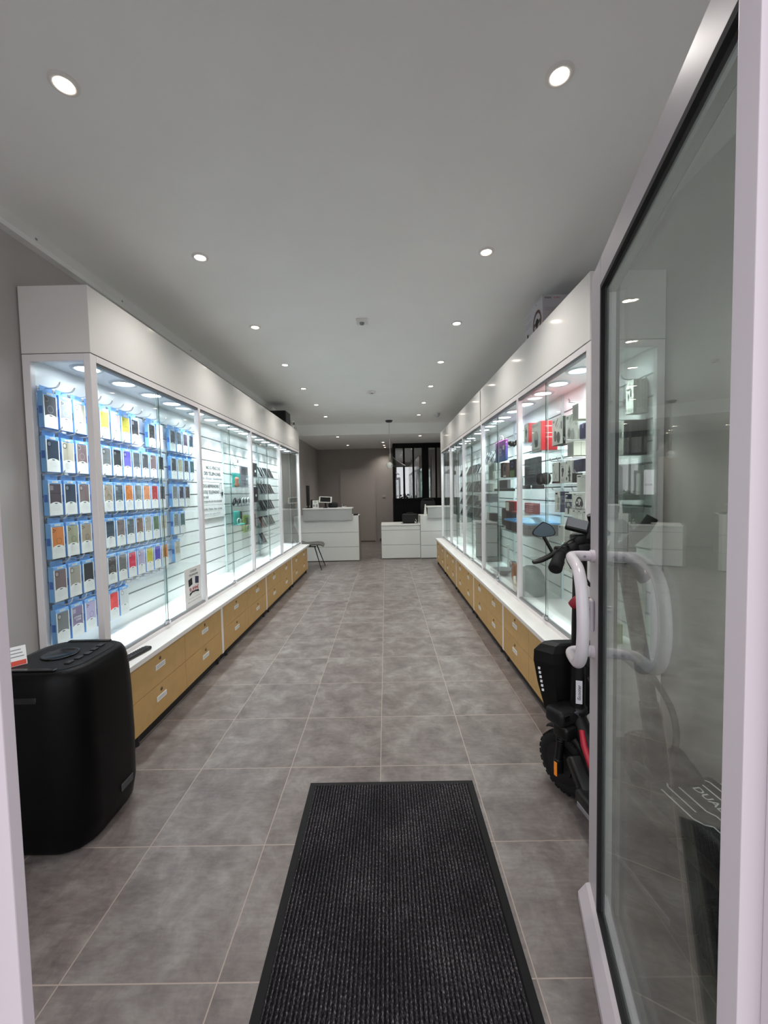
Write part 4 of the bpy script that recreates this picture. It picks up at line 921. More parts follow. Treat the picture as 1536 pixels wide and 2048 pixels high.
# ================================================================ LEFT ACCESSORIES AND SIGNS
def build_left_goods():
    p = thing('shop_poster', 'white acrylic poster reading NOUS VENDONS DES TELEPHONES on the slatwall', 'poster', (-1.83, 4.3, 1.15))
    X, y0, y1, z0, z1 = -1.826, 3.97, 4.60, 1.135, 1.715
    part(p, 'board', MB().rbox(X - 0.004, X, y0, y1, z0, z1, PAPER, 0.0008))
    F = Face('L', X, y0, y1, z0, z1)
    F.ell(0.10, 0.90, 0.055, 0.065, mat('print_rose', (206, 58, 84), 0.5)).poly([(0.075, 0.80), (0.10, 0.80), (0.125, 0.77), (0.10, 0.77)], INK)
    F.text('NOUS VENDONS', 0.60, 0.905, 0.56, 0.062, INK).text('DES TÉLÉPHONES.', 0.56, 0.805, 0.66, 0.075, INK)
    F.text('Neufs - Occasion - Reconditionnés', 0.52, 0.715, 0.84, 0.045, INKG)
    F.rect(0.06, 0.645, 0.94, 0.65, INK)
    F.text('NOUS REPRENONS', 0.44, 0.575, 0.68, 0.062, INK).text('VOTRE TÉLÉPHONE', 0.44, 0.475, 0.68, 0.072, INK)
    F.text('Même cassé', 0.22, 0.385, 0.28, 0.045, INK).text('Sauvegarde de vos données', 0.50, 0.30, 0.80, 0.05, INK)
    F.rect(0.06, 0.235, 0.94, 0.24, INK)
    F.text('Rapide. Fiable. Sans stress.', 0.50, 0.16, 0.80, 0.052, INK).text("Repartez dès aujourd'hui !", 0.46, 0.075, 0.72, 0.048, INKG)
    F.rect(0.815, 0.45, 0.825, 0.62, INK).rect(0.895, 0.45, 0.905, 0.62, mat('print_rose', (206, 58, 84), 0.5)).rect(0.815, 0.62, 0.905, 0.63, INK).rect(0.815, 0.44, 0.905, 0.45, INK).rect(0.88, 0.40, 0.95, 0.47, INK).ring(0.915, 0.48, 0.025, 0.03, INK, 0.7)
    part(p, 'printed_text', F.mb)
    for k, z in enumerate((1.62, 1.5, 1.385, 1.27, 1.15)):
        solo('wall_clip', MB().cyl((-1.836, 4.607 if k == 1 else 4.607, z), (-1.818, 4.607, z), 0.008, BLACKM, n=12), 'black round clip at the poster edge, %s from the top' % ORD[k], 'clip', (-1.83, 4.607, z), 'clips at the poster edge')
    # price sign on the glass
    s = thing('price_sign', 'white paper sign COQUES TELEPHONE 9,99 euros stuck on the glass', 'sign', (-1.52, 3.17, 0.52))
    X2 = -1.523
    part(s, 'paper', MB().box(X2 - 0.0006, X2, 3.03, 3.30, 0.515, 0.815, PAPER))
    F = Face('L', X2, 3.03, 3.30, 0.515, 0.815)
    F.text('COQUES', 0.52, 0.90, 0.40, 0.065, INK).text('TÉLÉPHONE', 0.52, 0.81, 0.55, 0.06, INK)
    F.poly([(0.22, 0.52), (0.44, 0.56), (0.42, 0.74), (0.20, 0.70)], INK).poly([(0.60, 0.56), (0.82, 0.52), (0.84, 0.70), (0.62, 0.74)], NAVY)
    F.text('9,99€', 0.53, 0.43, 0.58, 0.12, RED)
    F.poly([(0.26, 0.28), (0.40, 0.34), (0.60, 0.34), (0.82, 0.30), (0.80, 0.36), (0.58, 0.38), (0.40, 0.38), (0.24, 0.34)], INK)
    F.text('Toutes coques', 0.52, 0.21, 0.7, 0.03, INKG).text('dans la limite du stock', 0.52, 0.13, 0.8, 0.03, INKG)
    part(s, 'printed_text', F.mb)
    # accessories
    def wire_ring(x, y, z, ry, rz_, r, m, n=18, a0=0.0, a1=6.28):
        return MB().tube([(x, y + ry * math.cos(a0 + (a1 - a0) * k / n), z + rz_ * math.sin(a0 + (a1 - a0) * k / n)) for k in range(n + 1)], r, m, n=7)
    e = thing('neckband_earphones', 'looped white neckband cable hanging at the top of the slatwall', 'earphones', (-1.8, 4.93, 1.70))
    part(e, 'cable', wire_ring(-1.80, 4.93, 1.755, 0.085, 0.055, 0.005, LGREY, a0=0.6, a1=5.6)); part(e, 'plug', MB().rbox(-1.806, -1.794, 4.99, 5.02, 1.76, 1.80, MGREY, 0.003))
    solo('display_hook', MB().tube([(-1.836, 4.91, 1.815), (-1.79, 4.91, 1.815), (-1.78, 4.91, 1.825)], 0.003, WIRE, n=6), 'small wire hook above the looped neckband cable', 'hook', (-1.8, 4.91, 1.815))
    carton('tablet_case', 'turquoise tablet cover standing on the clear ledge', 'tablet cover', 'L', 4.72, 4.93, 1.462, 1.628, -1.755, 0.02, TEALP, None, lambda F: F.ring(0.5, 0.3, 0.3, 0.2, PALE, 0.9))
    solo('toy_figure', MB().lathe([(0.0, 1.4615), (0.025, 1.4615), (0.03, 1.49), (0.018, 1.52), (0.026, 1.545), (0.02, 1.57), (0.0, 1.575)], (-1.71, 4.70, 0), mat('terracotta', (172, 108, 84), 0.5), n=16, cap=False), 'small terracotta coloured figure beside the turquoise cover', 'figurine', (-1.71, 4.7, 1.4615))
    carton('tablet', 'large grey tablet leaning on the clear ledge', 'tablet', 'L', 4.95, 5.20, 1.462, 1.72, -1.745, 0.018, mat('tablet_grey', (116, 116, 126), 0.35), None, lambda F: F.rect(0.05, 0.6, 0.95, 0.95, DGREY).rect(0.7, 0.35, 0.85, 0.45, PAPER).lines(0.1, 0.9, [0.15, 0.3], DGREY, 0.03))
    solo('display_shelf', MB().rbox(-1.835, -1.66, 4.64, 5.24, 1.452, 1.461, ACRY, 0.001), 'clear ledge under the grey tablet and turquoise cover', 'shelf', (-1.75, 4.95, 1.452))
    for i, (z0, z1) in enumerate(((1.60, 1.79), (1.275, 1.47))):
        carton('tablet', 'black tablet with white sticker, %s of two beside the divider' % ('upper', 'lower')[i], 'tablet', 'L', 5.32, 5.56, z0, z1, -1.74, 0.018, BLACKM, None, lambda F: F.rect(0.55, 0.35, 0.75, 0.5, PAPER), 'black tablets')
        solo('display_shelf', MB().rbox(-1.835, -1.68, 5.28, 5.6, z0 - 0.008, z0 - 0.0005, ACRY, 0.001), 'clear ledge under the %s black tablet' % ('upper', 'lower')[i], 'shelf', (-1.75, 5.45, z0 - 0.008))
    for i, (y, m, nm) in enumerate(((4.76, BLACKM, 'black'), (4.90, DGREY, 'dark grey'), (5.02, LGREY, 'pale grey'), (5.12, LGREY, 'pale silver'), (5.22, PALE, 'white'))):
        w = thing('smart_watch', '%s smart watch on the clear watch ledge, %s from the entrance' % (nm, ORD[i]), 'watch', (-1.77, y, 1.246), 'smart watches on the ledge')
        part(w, 'strap', MB().tube([(-1.77 + 0.012 * math.sin(a), y + 0.032 * math.cos(a), 1.292 + 0.042 * math.sin(a)) for a in [2 * math.pi * k / 16 for k in range(16)]], 0.004, m, n=8, closed=True, flat=2.0)); part(w, 'dial', MB().rbox(-1.757, -1.745, y - 0.016, y + 0.016, 1.274, 1.312, BLACKG, 0.004))
    solo('display_shelf', MB().rbox(-1.835, -1.70, 4.66, 5.30, 1.236, 1.2455, ACRY, 0.001), 'clear ledge under the row of smart watches', 'shelf', (-1.77, 4.97, 1.236))
    t2 = thing('kids_tablet', 'turquoise padded item with white cord on the lower ledge', 'kids tablet', (-1.76, 4.8, 1.02))
    part(t2, 'body', MB().rbox(-1.775, -1.745, 4.71, 4.86, 1.025, 1.18, TEALP, 0.01, 3)); part(t2, 'cord', wire_ring(-1.735, 4.79, 1.06, 0.06, 0.035, 0.004, PALE)); part(t2, 'stand', MB().rbox(-1.79, -1.71, 4.70, 4.95, 1.0205, 1.0255, TEALP, 0.002))
    solo('smart_watch', wire_ring(-1.76, 4.93, 1.12, 0.02, 0.05, 0.006, BLACKM), 'black slim band standing beside the turquoise padded item', 'watch band', (-1.76, 4.93, 1.07))
    solo('display_shelf', MB().rbox(-1.835, -1.68, 4.68, 5.02, 1.012, 1.020, ACRY, 0.001), 'clear ledge under the turquoise padded item', 'shelf', (-1.76, 4.85, 1.012))
    hp = thing('headphone_pack', 'lime green pack of headphones hanging low on the slatwall', 'headphone pack', (-1.8, 5.25, 0.889))
    part(hp, 'backing_card', MB().rbox(-1.808, -1.804, 5.14, 5.38, 0.889, 1.108, mat('pack_lime', (168, 200, 60), 0.5), 0.001)); part(hp, 'blister', MB().rbox(-1.8035, -1.775, 5.16, 5.36, 0.90, 1.09, ACRY, 0.006, 3)); part(hp, 'headphones', wire_ring(-1.79, 5.26, 0.945, 0.055, 0.04, 0.006, LGREY)); part(hp, 'earcup', MB().rbox(-1.795, -1.785, 5.25, 5.30, 0.99, 1.07, MGREY, 0.006, 3))
    solo('display_hook', MB().tube([(-1.836, 5.26, 1.115), (-1.79, 5.26, 1.115), (-1.775, 5.26, 1.125)], 0.003, WIRE, n=6), 'small wire hook above the lime green headphone pack', 'hook', (-1.8, 5.26, 1.115))
    carton('phone_case_box', 'dark red phone case box beside the lime green pack', 'phone case', 'L', 5.44, 5.55, 0.94, 1.11, -1.785, 0.025, mat('pack_darkred', (120, 40, 50), 0.5), BLUE1, lambda F: F.ell(0.5, 0.6, 0.3, 0.2, BLACKM))
    solo('display_hook', MB().tube([(-1.836, 5.495, 1.12), (-1.79, 5.495, 1.12), (-1.775, 5.495, 1.13)], 0.003, WIRE, n=6), 'small wire hook above the dark red phone case box', 'hook', (-1.8, 5.495, 1.12))
    for c in range(5):
        wv = hook_mesh(); wv.xform(Matrix.Translation((-1.836, 5.98 + 0.05 * c, 0.76)))
        solo('display_hook', wv, 'empty wire hook low in the left phone showcase, %s from the entrance' % ORD[c], 'hook', (-1.8, 5.98 + 0.05 * c, 0.76), 'empty hooks in the left phone showcase')
    r = thing('remote_control', 'black remote control lying on the white worktop', 'remote control', (-1.43, 2.22, 0.475), rotz=0)
    Mx = Matrix.Translation((-1.432, 2.26, 0.4855)) @ Matrix.Rotation(math.radians(-8), 4, 'Z')
    part(r, 'body', MB().obox(Mx, 0.045, 0.21, 0.02, BLACK, 0.008, 3))
    bt = MB()
    for i in range(3):
        for j in range(10): bt.obox(Mx @ Matrix.Translation(((i - 1) * 0.012, -0.085 + 0.017 * j, 0.0108)), 0.008, 0.009, 0.003, DGREY)
    part(r, 'keys', bt)

# ================================================================ SPEAKER, MAT, SCOOTERS
def build_speaker():
    o = thing('party_speaker', 'tall black party speaker standing left inside the entrance', 'speaker', (-1.30, 1.70, 0))
    cx, cy = -1.362, 1.675; hx, hy, R = 0.198, 0.212, 0.12
    def ring(z, k, rx=0.0):
        pts = []
        ax, ay, rr = hx * k - rx, hy * k - rx, max(R * k - rx * 0.3, 0.02)
        for qx, qy, a0 in ((1, 1, 0), (-1, 1, 90), (-1, -1, 180), (1, -1, 270)):
            for j in range(9):
                a = math.radians(a0 + 90 * j / 8)
                pts.append((cx + qx * (ax - rr) + rr * math.cos(a), cy + qy * (ay - rr) + rr * math.sin(a), z))
        return pts
    body = mat('speaker_black', (3, 3, 4), 0.42, spec=0.14)
    b = MB().loft([ring(0.012, 0.88), ring(0.03, 0.93), ring(0.10, 0.985), ring(0.30, 1.0), ring(0.50, 0.985), ring(0.60, 0.965), ring(0.645, 0.945), ring(0.675, 0.918), ring(0.693, 0.88, 0.002), ring(0.700, 0.84, 0.004), ring(0.7015, 0.80, 0.006)], body)
    part(o, 'cabinet', b)
    t = MB().loft([ring(0.7016, 0.79, 0.006), ring(0.7045, 0.785, 0.006), ring(0.7045, 0.77, 0.006), ring(0.7030, 0.755, 0.006)], mat('speaker_top', (15, 15, 18), 0.5, spec=0.22))
    part(o, 'top_panel', t)
    d = MB().lathe([(0.062, 0.703), (0.066, 0.709), (0.058, 0.709), (0.052, 0.705), (0.0, 0.705)], (cx - 0.015, cy, 0), BLACKG, n=36, cap=False)
    part(o, 'control_dial', d)
    for j in range(5):
        part(o, 'button', MB().rbox(cx + 0.085 + 0.005 * abs(j - 2) * -1, cx + 0.108 + 0.005 * abs(j - 2) * -1, cy - 0.10 + 0.045 * j, cy - 0.07 + 0.045 * j, 0.703, 0.709, BLACK, 0.003))
    for yy in (cy - 0.165, cy + 0.145): part(o, 'handle_slot', MB().rbox(cx - 0.10, cx + 0.09, yy, yy + 0.022, 0.702, 0.7075, BLACKG, 0.003))
    part(o, 'lower_badge', MB().rbox(cx + hx * 0.985, cx + hx * 0.985 + 0.004, cy + 0.02, cy + 0.10, 0.10, 0.13, DGREY, 0.0015))
    for ch in o.children: ch.scale = (1, 1, 1.022)
    f = MB()
    for sx in (-1, 1):
        for sy in (-1, 1): f.cyl((cx + sx * 0.12, cy + sy * 0.13, 0), (cx + sx * 0.12, cy + sy * 0.13, 0.014), 0.022, RUBBER, n=14)
    part(o, 'foot', f)
    # handle recess on the front
    part(o, 'grip', MB().rbox(cx - 0.12, cx + 0.05, cy - hy * 0.965, cy - hy * 0.945, 0.60, 0.635, BLACKG, 0.006, 3))
    c = thing('price_card', 'white and red price card standing on the speaker top', 'price card', (-1.476, 1.57, 0.72))
    Mx = Matrix.Translation((-1.476, 1.57, 0.754)) @ Matrix.Rotation(math.radians(50), 4, 'Z') @ Matrix.Rotation(math.radians(-18), 4, 'X')
    part(c, 'card', MB().obox(Mx, 0.075, 0.002, 0.075, PAPER))
    F = MB()
    F.obox(Mx @ Matrix.Translation((0, -0.0013, -0.027)), 0.07, 0.0006, 0.018, mat('card_red', (204, 70, 48), 0.5))
    for k in range(3): F.obox(Mx @ Matrix.Translation((0.004 * k, -0.0013, 0.024 - 0.013 * k)), 0.045, 0.0005, 0.004, INKG)
    part(c, 'printed_text', F)

def build_mat():
    x0, x1, y0, y1 = -0.383, 0.383, 0.52, 1.870
    o = thing('door_mat', 'black ribbed entrance mat with rubber border lying inside the door', 'door mat', (0, 1.2, 0))
    b = MB(); w = 0.028
    def strip(p, q):   # sloped rubber edge from outer line p to inner line q
        b.add([(p[0][0], p[0][1], 0.0005), (p[1][0], p[1][1], 0.0005), (q[1][0], q[1][1], 0.007), (q[0][0], q[0][1], 0.007)], [(0, 1, 2, 3)], RUBBER)
    O = [(x0, y0), (x1, y0), (x1, y1), (x0, y1)]; I = [(x0 + w, y0 + w), (x1 - w, y0 + w), (x1 - w, y1 - w), (x0 + w, y1 - w)]
    for k in range(4): strip((O[k], O[(k + 1) % 4]), (I[k], I[(k + 1) % 4]))
    b.add([(p[0], p[1], 0.0003) for p in O], [(0, 1, 2, 3)], RUBBER)
    part(o, 'rubber_border', b)
    n = 56; xa, xb = x0 + w, x1 - w; st = (xb - xa) / n; vs = []; fs = []
    for i in range(n):
        xx = xa + i * st
        for dx, z in ((0.0, 0.0048), (0.18, 0.0088), (0.5, 0.0088), (0.68, 0.0048)):
            vs.append((xx + dx * st, y0 + w, z)); vs.append((xx + dx * st, y1 - w, z))
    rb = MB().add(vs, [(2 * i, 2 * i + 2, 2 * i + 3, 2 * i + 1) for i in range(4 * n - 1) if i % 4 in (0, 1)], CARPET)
    rb.add(vs, [(2 * i, 2 * i + 2, 2 * i + 3, 2 * i + 1) for i in range(4 * n - 1) if i % 4 in (2, 3)], CARPET2)  # grooves coloured darker, adding shade that the shallow ribs barely cast
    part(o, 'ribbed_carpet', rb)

def tyre(mb, c, r, w, ax, m, knobs=26):
    """Off-road tyre: lathed round section plus tread blocks. ax = unit axle vector (horizontal)."""
    c = Vector(c); ax = Vector(ax).normalized(); fwd = Vector((0, 0, 1)).cross(ax).normalized()
    M = Matrix(((ax.x, fwd.x, 0, c.x), (ax.y, fwd.y, 0, c.y), (ax.z, fwd.z, 1, c.z), (0, 0, 0, 1)))
    prof = [(r * 0.62, -w * 0.42), (r * 0.78, -w * 0.5), (r * 0.92, -w * 0.44), (r * 0.975, -w * 0.2), (r * 0.98, 0.0), (r * 0.975, w * 0.2), (r * 0.92, w * 0.44), (r * 0.78, w * 0.5), (r * 0.62, w * 0.42)]
    t = MB().lathe(prof, (0, 0, 0), m, n=40, axis='x', cap=False); t.xform(M)
    mb.add(t.v, t.f, m, True)
    for k in range(knobs):
        a = 2 * math.pi * k / knobs
        for sx in (-0.3, 0.0, 0.3):
            aa = a + (0.5 * 2 * math.pi / knobs if sx == 0 else 0)
            K = M @ Matrix.Rotation(aa, 4, 'X') @ Matrix.Translation((sx * w, 0, r * (0.975 if sx == 0 else 0.955)))
            mb.obox(K, w * 0.24, r * 0.15, r * 0.07, m)
    return M

def build_scooter_front():
    """Scooter nearest the cabinets: front wheel towards the aisle, deck running back along the right wall."""
    o = thing('electric_scooter', 'black electric scooter with front bag and mirrors beside the right showcases', 'electric scooter', (0.86, 1.75, 0))
    MT = mat('scooter_black', (8, 8, 9), 0.4, spec=0.35); SAT = mat('scooter_satin', (20, 20, 22), 0.5, spec=0.3)
    wc = Vector((0.80, 1.80, 0.135)); fwd = Vector((-0.42, 0.907, 0)).normalized(); ax = Vector((fwd.y, -fwd.x, 0))   # ax: axle direction
    w = MB(); tyre(w, wc, 0.135, 0.075, ax, RUBBER); wh = part(o, 'front_wheel', w)
    hb = MB(); hb.cyl(wc - ax * 0.045, wc + ax * 0.045, 0.06, SAT, n=28); hb.cyl(wc - ax * 0.05, wc + ax * 0.05, 0.018, CHROME, n=14); hb.cyl(wc - ax * 0.036, wc + ax * 0.036, 0.088, MT, n=30)
    part(wh, 'hub', hb)
    # fork legs and suspension
    hd = Vector((0.845, 1.80, 0.36))
    for s in (-1, 1):
        f = MB(); base = wc + ax * 0.058 * s
        f.cyl(base, base + Vector((0.012, 0, 0.11)), 0.017, MT, n=14); f.cyl(base + Vector((0.010, 0, 0.10)), hd + ax * 0.05 * s, 0.0135, SAT, n=14)
        for k in range(6): f.lathe([(0.0155, -0.003), (0.019, 0), (0.0155, 0.003)], base + Vector((0.011, 0, 0.115 + 0.012 * k)), MT, n=14, cap=False)
        f.obox(Matrix.Translation(base + Vector((0.003, 0, 0.0))), 0.036, 0.036, 0.07, MT, 0.010, 3)
        part(o, 'fork_leg', f)
        if s == -1:
            rf = MB(); q = base + Vector((0.003, -0.012, -0.002)) - ax * 0.0245
            n = -ax; Mx = Matrix(((fwd.x, n.x, 0, q.x), (fwd.y, n.y, 0, q.y), (0, 0, 1, q.z), (0, 0, 0, 1)))
            rf.obox(Mx, 0.016, 0.004, 0.062, mat('reflector_orange', (238, 140, 34), 0.3), 0.0018); part(o, 'reflector', rf)
    fd = MB()
    pts = []
    for k in range(11):
        a = math.radians(58 + 105 * k / 10); pts.append(wc + fwd * (0.155 * math.cos(a)) + Vector((0, 0, 0.155 * math.sin(a))))
    rings = []
    for i, p in enumerate(pts):
        rad = (p - wc).normalized(); rings.append([p + ax * 0.045, p + rad * 0.008 + ax * 0.03, p + rad * 0.010, p + rad * 0.008 - ax * 0.03, p - ax * 0.045, p - rad * 0.004])
    fd.loft(rings, SAT); part(o, 'mudguard', fd)
    # suspension crown with angular headlight housing
    cr = MB(); Mc = Matrix.Translation(hd + Vector((-0.055, 0.0, 0.0))) @ Matrix.Rotation(math.radians(25), 4, 'Z')
    cr.obox(Mc, 0.15, 0.10, 0.07, SAT, 0.018, 3); cr.obox(Mc @ Matrix.Translation((-0.035, -0.03, -0.055)), 0.07, 0.08, 0.06, MT, 0.014, 3)
    cr.obox(Mc @ Matrix.Translation((-0.045, -0.051, 0.01)), 0.03, 0.006, 0.03, BLACKG, 0.004); cr.prism([Mc @ Vector((0.0, -0.054, 0.025)), Mc @ Vector((0.02, -0.054, 0.03)), Mc @ Vector((0.075, -0.054, -0.03)), Mc @ Vector((0.06, -0.054, -0.03))], Mc.to_3x3() @ Vector((0, 0.006, 0)), mat('scooter_bracket', (74, 74, 80), 0.35))
    part(o, 'headlight_housing', cr)
    # steering column
    foot = Vector((0.845, 1.80, 0.34)); top = Vector((0.856, 1.80, 1.12))
    st = MB(); st.tube([foot, foot + (top - foot) * 0.08], [0.036, 0.034], MT, n=20); st.tube([foot + (top - foot) * 0.06, top], [0.0315, 0.029], MT, n=24)
    st.lathe([(0.034, -0.015), (0.041, -0.012), (0.041, 0.012), (0.034, 0.015)], foot + (top - foot) * 0.05, SAT, n=24, cap=False); st.lathe([(0.032, -0.01), (0.037, -0.007), (0.037, 0.007), (0.032, 0.01)], foot + (top - foot) * 0.335, SAT, n=24, cap=False)
    part(o, 'steering_column', st)
    cl = MB().obox(Matrix.Translation(foot + (top - foot) * 0.335 + Vector((0.04, -0.01, 0))), 0.035, 0.03, 0.045, SAT, 0.006); part(o, 'clamp', cl)
    # name plate with lettering, on the camera side of the column
    lp = MB(); yc = 1.80 - 0.0312; zc = 0.47; xc = 0.842; nrm = Vector((-0.30, -0.954, 0)); uu = Vector((0.954, -0.30, 0)); q = Vector((0.848, 1.80, zc)) + nrm * 0.0330
    Mx = Matrix(((uu.x, nrm.x, 0, q.x), (uu.y, nrm.y, 0, q.y), (0, 0, 1, q.z), (0, 0, 0, 1)))
    lp.obox(Mx, 0.027, 0.0035, 0.105, mat('plate_silver', (206, 206, 212), 0.35), 0.0015)
    lp.text('iScooter', q + nrm * 0.0022, (0, 0, 1), -uu, 0.068, 0.014, INK)
    part(o, 'name_plate', lp)
    # storage bag on the front of the column (far side), hard shell with ridge
    bg = MB(); c = Vector((0.858, 1.90, 0)); Bm = mat('bag_black', (10, 10, 11), 0.5, spec=0.25)
    def bring(z, hw, hd_, rid):
        return [Vector((c.x - hw, c.y + 0.01, z)), Vector((c.x - hw * 0.62, c.y - hd_ * rid, z)), Vector((c.x, c.y - hd_ * 0.75, z)), Vector((c.x + hw * 0.62, c.y - hd_ * rid, z)), Vector((c.x + hw, c.y + 0.01, z)), Vector((c.x + hw * 0.8, c.y + hd_, z)), Vector((c.x - hw * 0.8, c.y + hd_, z))]
    bg.loft([bring(0.287, 0.085, 0.03, 0.7), bring(0.322, 0.115, 0.045, 0.9), bring(0.452, 0.150, 0.058, 1.0), bring(0.562, 0.170, 0.06, 1.0), bring(0.612, 0.168, 0.055, 1.0), bring(0.640, 0.135, 0.04, 0.9), bring(0.650, 0.09, 0.025, 0.8)], Bm, smooth=False)
    bag = part(o, 'storage_bag', bg)
    rs = MB()
    for s in (-1, 1):
        for k in range(6):
            z = 0.532 - 0.021 * k; hw = 0.150 + 0.020 * (z - 0.452) / 0.11
            p = Vector((c.x + s * hw * 0.93, c.y + 0.001 - 0.0585 * 0.22, z))
            rs.obox(Matrix.Translation(p + Vector((0, -0.004, 0))) @ Matrix.Rotation(s * 0.8, 4, 'Z'), 0.010, 0.003, 0.011, PAPER)
    part(bag, 'reflective_dashes', rs)
    # handlebar, folded grips, levers, display, mirrors
    ctr = Vector((0.862, 1.80, 1.105))
    hbr = MB(); L = ctr + Vector((-0.105, -0.03, -0.008)); R = ctr + Vector((0.13, 0.02, 0.0))
    hbr.tube([L, ctr, R], 0.0175, MT, n=16); hbr.obox(Matrix.Translation(ctr), 0.075, 0.06, 0.06, SAT, 0.012, 3)
    hbr.obox(Matrix.Translation(L), 0.05, 0.045, 0.05, SAT, 0.01, 3); hbr.obox(Matrix.Translation(R), 0.05, 0.045, 0.05, SAT, 0.01, 3)
    for dx, dz, sx, sz in ((-0.05, 0.012, 0.05, 0.05), (-0.02, 0.045, 0.06, 0.05), (0.03, 0.07, 0.05, 0.07), (0.055, 0.03, 0.06, 0.06)): hbr.obox(Matrix.Translation(ctr + Vector((dx, -0.01, dz))) @ Matrix.Rotation(dx * 6, 4, 'Y'), sx, 0.05, sz, MT, 0.012, 3)
    hbr.tube([ctr + Vector((0.03, 0, 0.06)), ctr + Vector((0.045, 0.0, 0.12)), ctr + Vector((0.028, -0.01, 0.15))], [0.018, 0.016, 0.012], MT, n=12)
    part(o, 'handlebar', hbr)
    for s, P0, dirv in ((-1, L, Vector((-0.058, -0.085, -0.05))), (1, R, Vector((0.02, -0.10, -0.05)))):
        g = MB(); a = P0 + dirv * 0.2; b = P0 + dirv * 1.12
        g.tube([a, a + (b - a) * 0.15, a + (b - a) * 0.7, b - (b - a) * 0.05, b], [0.021, 0.024, 0.027, 0.028, 0.020], RUBBER, n=18)
        part(o, 'grip', g)
        lv = MB(); p0 = P0 + Vector((s * 0.01, -0.005, 0.012))
        if s < 0: lv.tube([p0, p0 + Vector((-0.045, -0.02, -0.022)), p0 + Vector((-0.09, -0.03, -0.040)), p0 + Vector((-0.125, -0.035, -0.048))], [0.012, 0.015, 0.016, 0.011], MT, n=10, smooth_path=4, flat=0.7)
        else: lv.tube([p0, p0 + Vector((0.05, -0.04, -0.025)), p0 + Vector((0.07, -0.09, -0.05))], [0.011, 0.010, 0.0075], MT, n=10, smooth_path=4)
        part(o, 'brake_lever', lv)
        ma = MB(); m0 = P0 + Vector((-0.0 * s, 0, 0.015)); mc = Vector((0.688, 1.78, 1.192)) if s < 0 else Vector((1.045, 1.82, 1.195))
        e = Vector((mc.x + (0.035 if s < 0 else 0.0), mc.y, mc.z - 0.095)) if s < 0 else mc + Vector((-0.03, 0, -0.07))
        ma.tube([m0, e, mc + Vector((-0.006 * s * -1, 0.004, -0.018))], [0.008, 0.0085, 0.007], MT, n=10); ar = part(o, 'mirror_arm', ma)
        sh = [(-0.052, -0.012), (-0.045, 0.004), (-0.012, 0.034), (0.002, 0.036), (0.03, 0.022), (0.047, -0.002), (0.048, -0.018), (0.03, -0.027), (-0.02, -0.030), (-0.045, -0.022)]
        if s > 0: sh = [(-x, z) for x, z in sh]
        nn = len(sh); sh = [tuple(0.5 * (2 * sh[i][c] + (sh[(i + 1) % nn][c] - sh[i - 1][c]) * t + (2 * sh[i - 1][c] - 5 * sh[i][c] + 4 * sh[(i + 1) % nn][c] - sh[(i + 2) % nn][c]) * t * t + (3 * sh[i][c] - sh[i - 1][c] - 3 * sh[(i + 1) % nn][c] + sh[(i + 2) % nn][c]) * t ** 3) for c in (0, 1)) for i in range(nn) for t in (0.0, 0.34, 0.67)]
        hsn = MB().loft([[mc + Vector((x * k, yy, z * k)) for x, z in sh] for k, yy in ((0.55, 0.026), (0.9, 0.014), (1.0, 0.0), (0.98, -0.003))], MT, smooth=False); part(ar, 'mirror_shell', hsn)
        mg = MB().poly([mc + Vector((x * 0.9, -0.0035, z * 0.88)) for x, z in sh], mat('mirror_grey', (60, 70, 76), 0.15, metal=0.8)); part(ar, 'mirror_glass', mg)
    dp = MB(); Md = Matrix.Translation(ctr + Vector((-0.034, -0.03, 0.106))) @ Matrix.Rotation(math.radians(-8), 4, 'Z') @ Matrix.Rotation(math.radians(40), 4, 'X') @ Matrix.Rotation(math.radians(-22), 4, 'Z')
    dp.obox(Md, 0.092, 0.070, 0.024, MT, 0.008, 3); dsp = part(o, 'display', dp); part(dsp, 'screen', MB().obox(Md @ Matrix.Translation((0, 0, 0.0122)), 0.078, 0.056, 0.001, mat('screen_grey', (104, 108, 112), 0.08)))
    cb = MB()
    for k, (dx, bulge) in enumerate(((-0.06, 0.05), (-0.035, 0.065), (0.02, 0.05), (0.06, 0.06))):
        a = ctr + Vector((dx, -0.03, 0.0)); b = ctr + Vector((0.02 + 0.006 * k, -0.034, -0.16))
        cb.tube([a, a + Vector((-0.035 + 0.03 * k, -0.03, -0.02)), (a + b) / 2 + Vector((-bulge + 0.035 * k, -0.035, 0.0)), b], 0.0042, BLACK, n=7, smooth_path=6)
    cb.tube([ctr + Vector((-0.03, -0.03, 0.06)), ctr + Vector((-0.09, -0.05, 0.035)), ctr + Vector((-0.13, -0.05, -0.002)), ctr + Vector((-0.08, -0.04, -0.01))], 0.004, BLACK, n=7, smooth_path=6)
    cb.tube([foot + Vector((0.03, -0.03, 0.2)), foot + Vector((0.06, -0.05, 0.10)), foot + Vector((0.075, -0.09, -0.05)), foot + Vector((0.07, -0.16, -0.14))], 0.008, BLACK, n=8, smooth_path=6)
    part(o, 'cable', cb)
    rd = MB(); rd.tube([Vector((0.80, 1.765, 0.86)), Vector((0.83, 1.75, 0.885)), Vector((0.87, 1.75, 0.87)), Vector((0.905, 1.755, 0.85))], [0.018, 0.028, 0.028, 0.022], mat('strap_red', (126, 18, 34), 0.6), n=10, smooth_path=4); part(o, 'red_strap', rd)
    ra = MB(); ra.tube([Vector((0.812, 1.69, 0.345)), Vector((0.806, 1.655, 0.30)), Vector((0.826, 1.60, 0.19))], [0.011, 0.013, 0.012], mat('arm_red', (160, 20, 42), 0.4), n=10); part(o, 'red_swing_arm', ra)
    # deck with silver side strip, rear wheel
    dk = MB(); d0 = Vector((0.835, 1.62, 0)); dd = Vector((0.115, -0.993, 0)); sd = Vector((0.993, 0.115, 0))
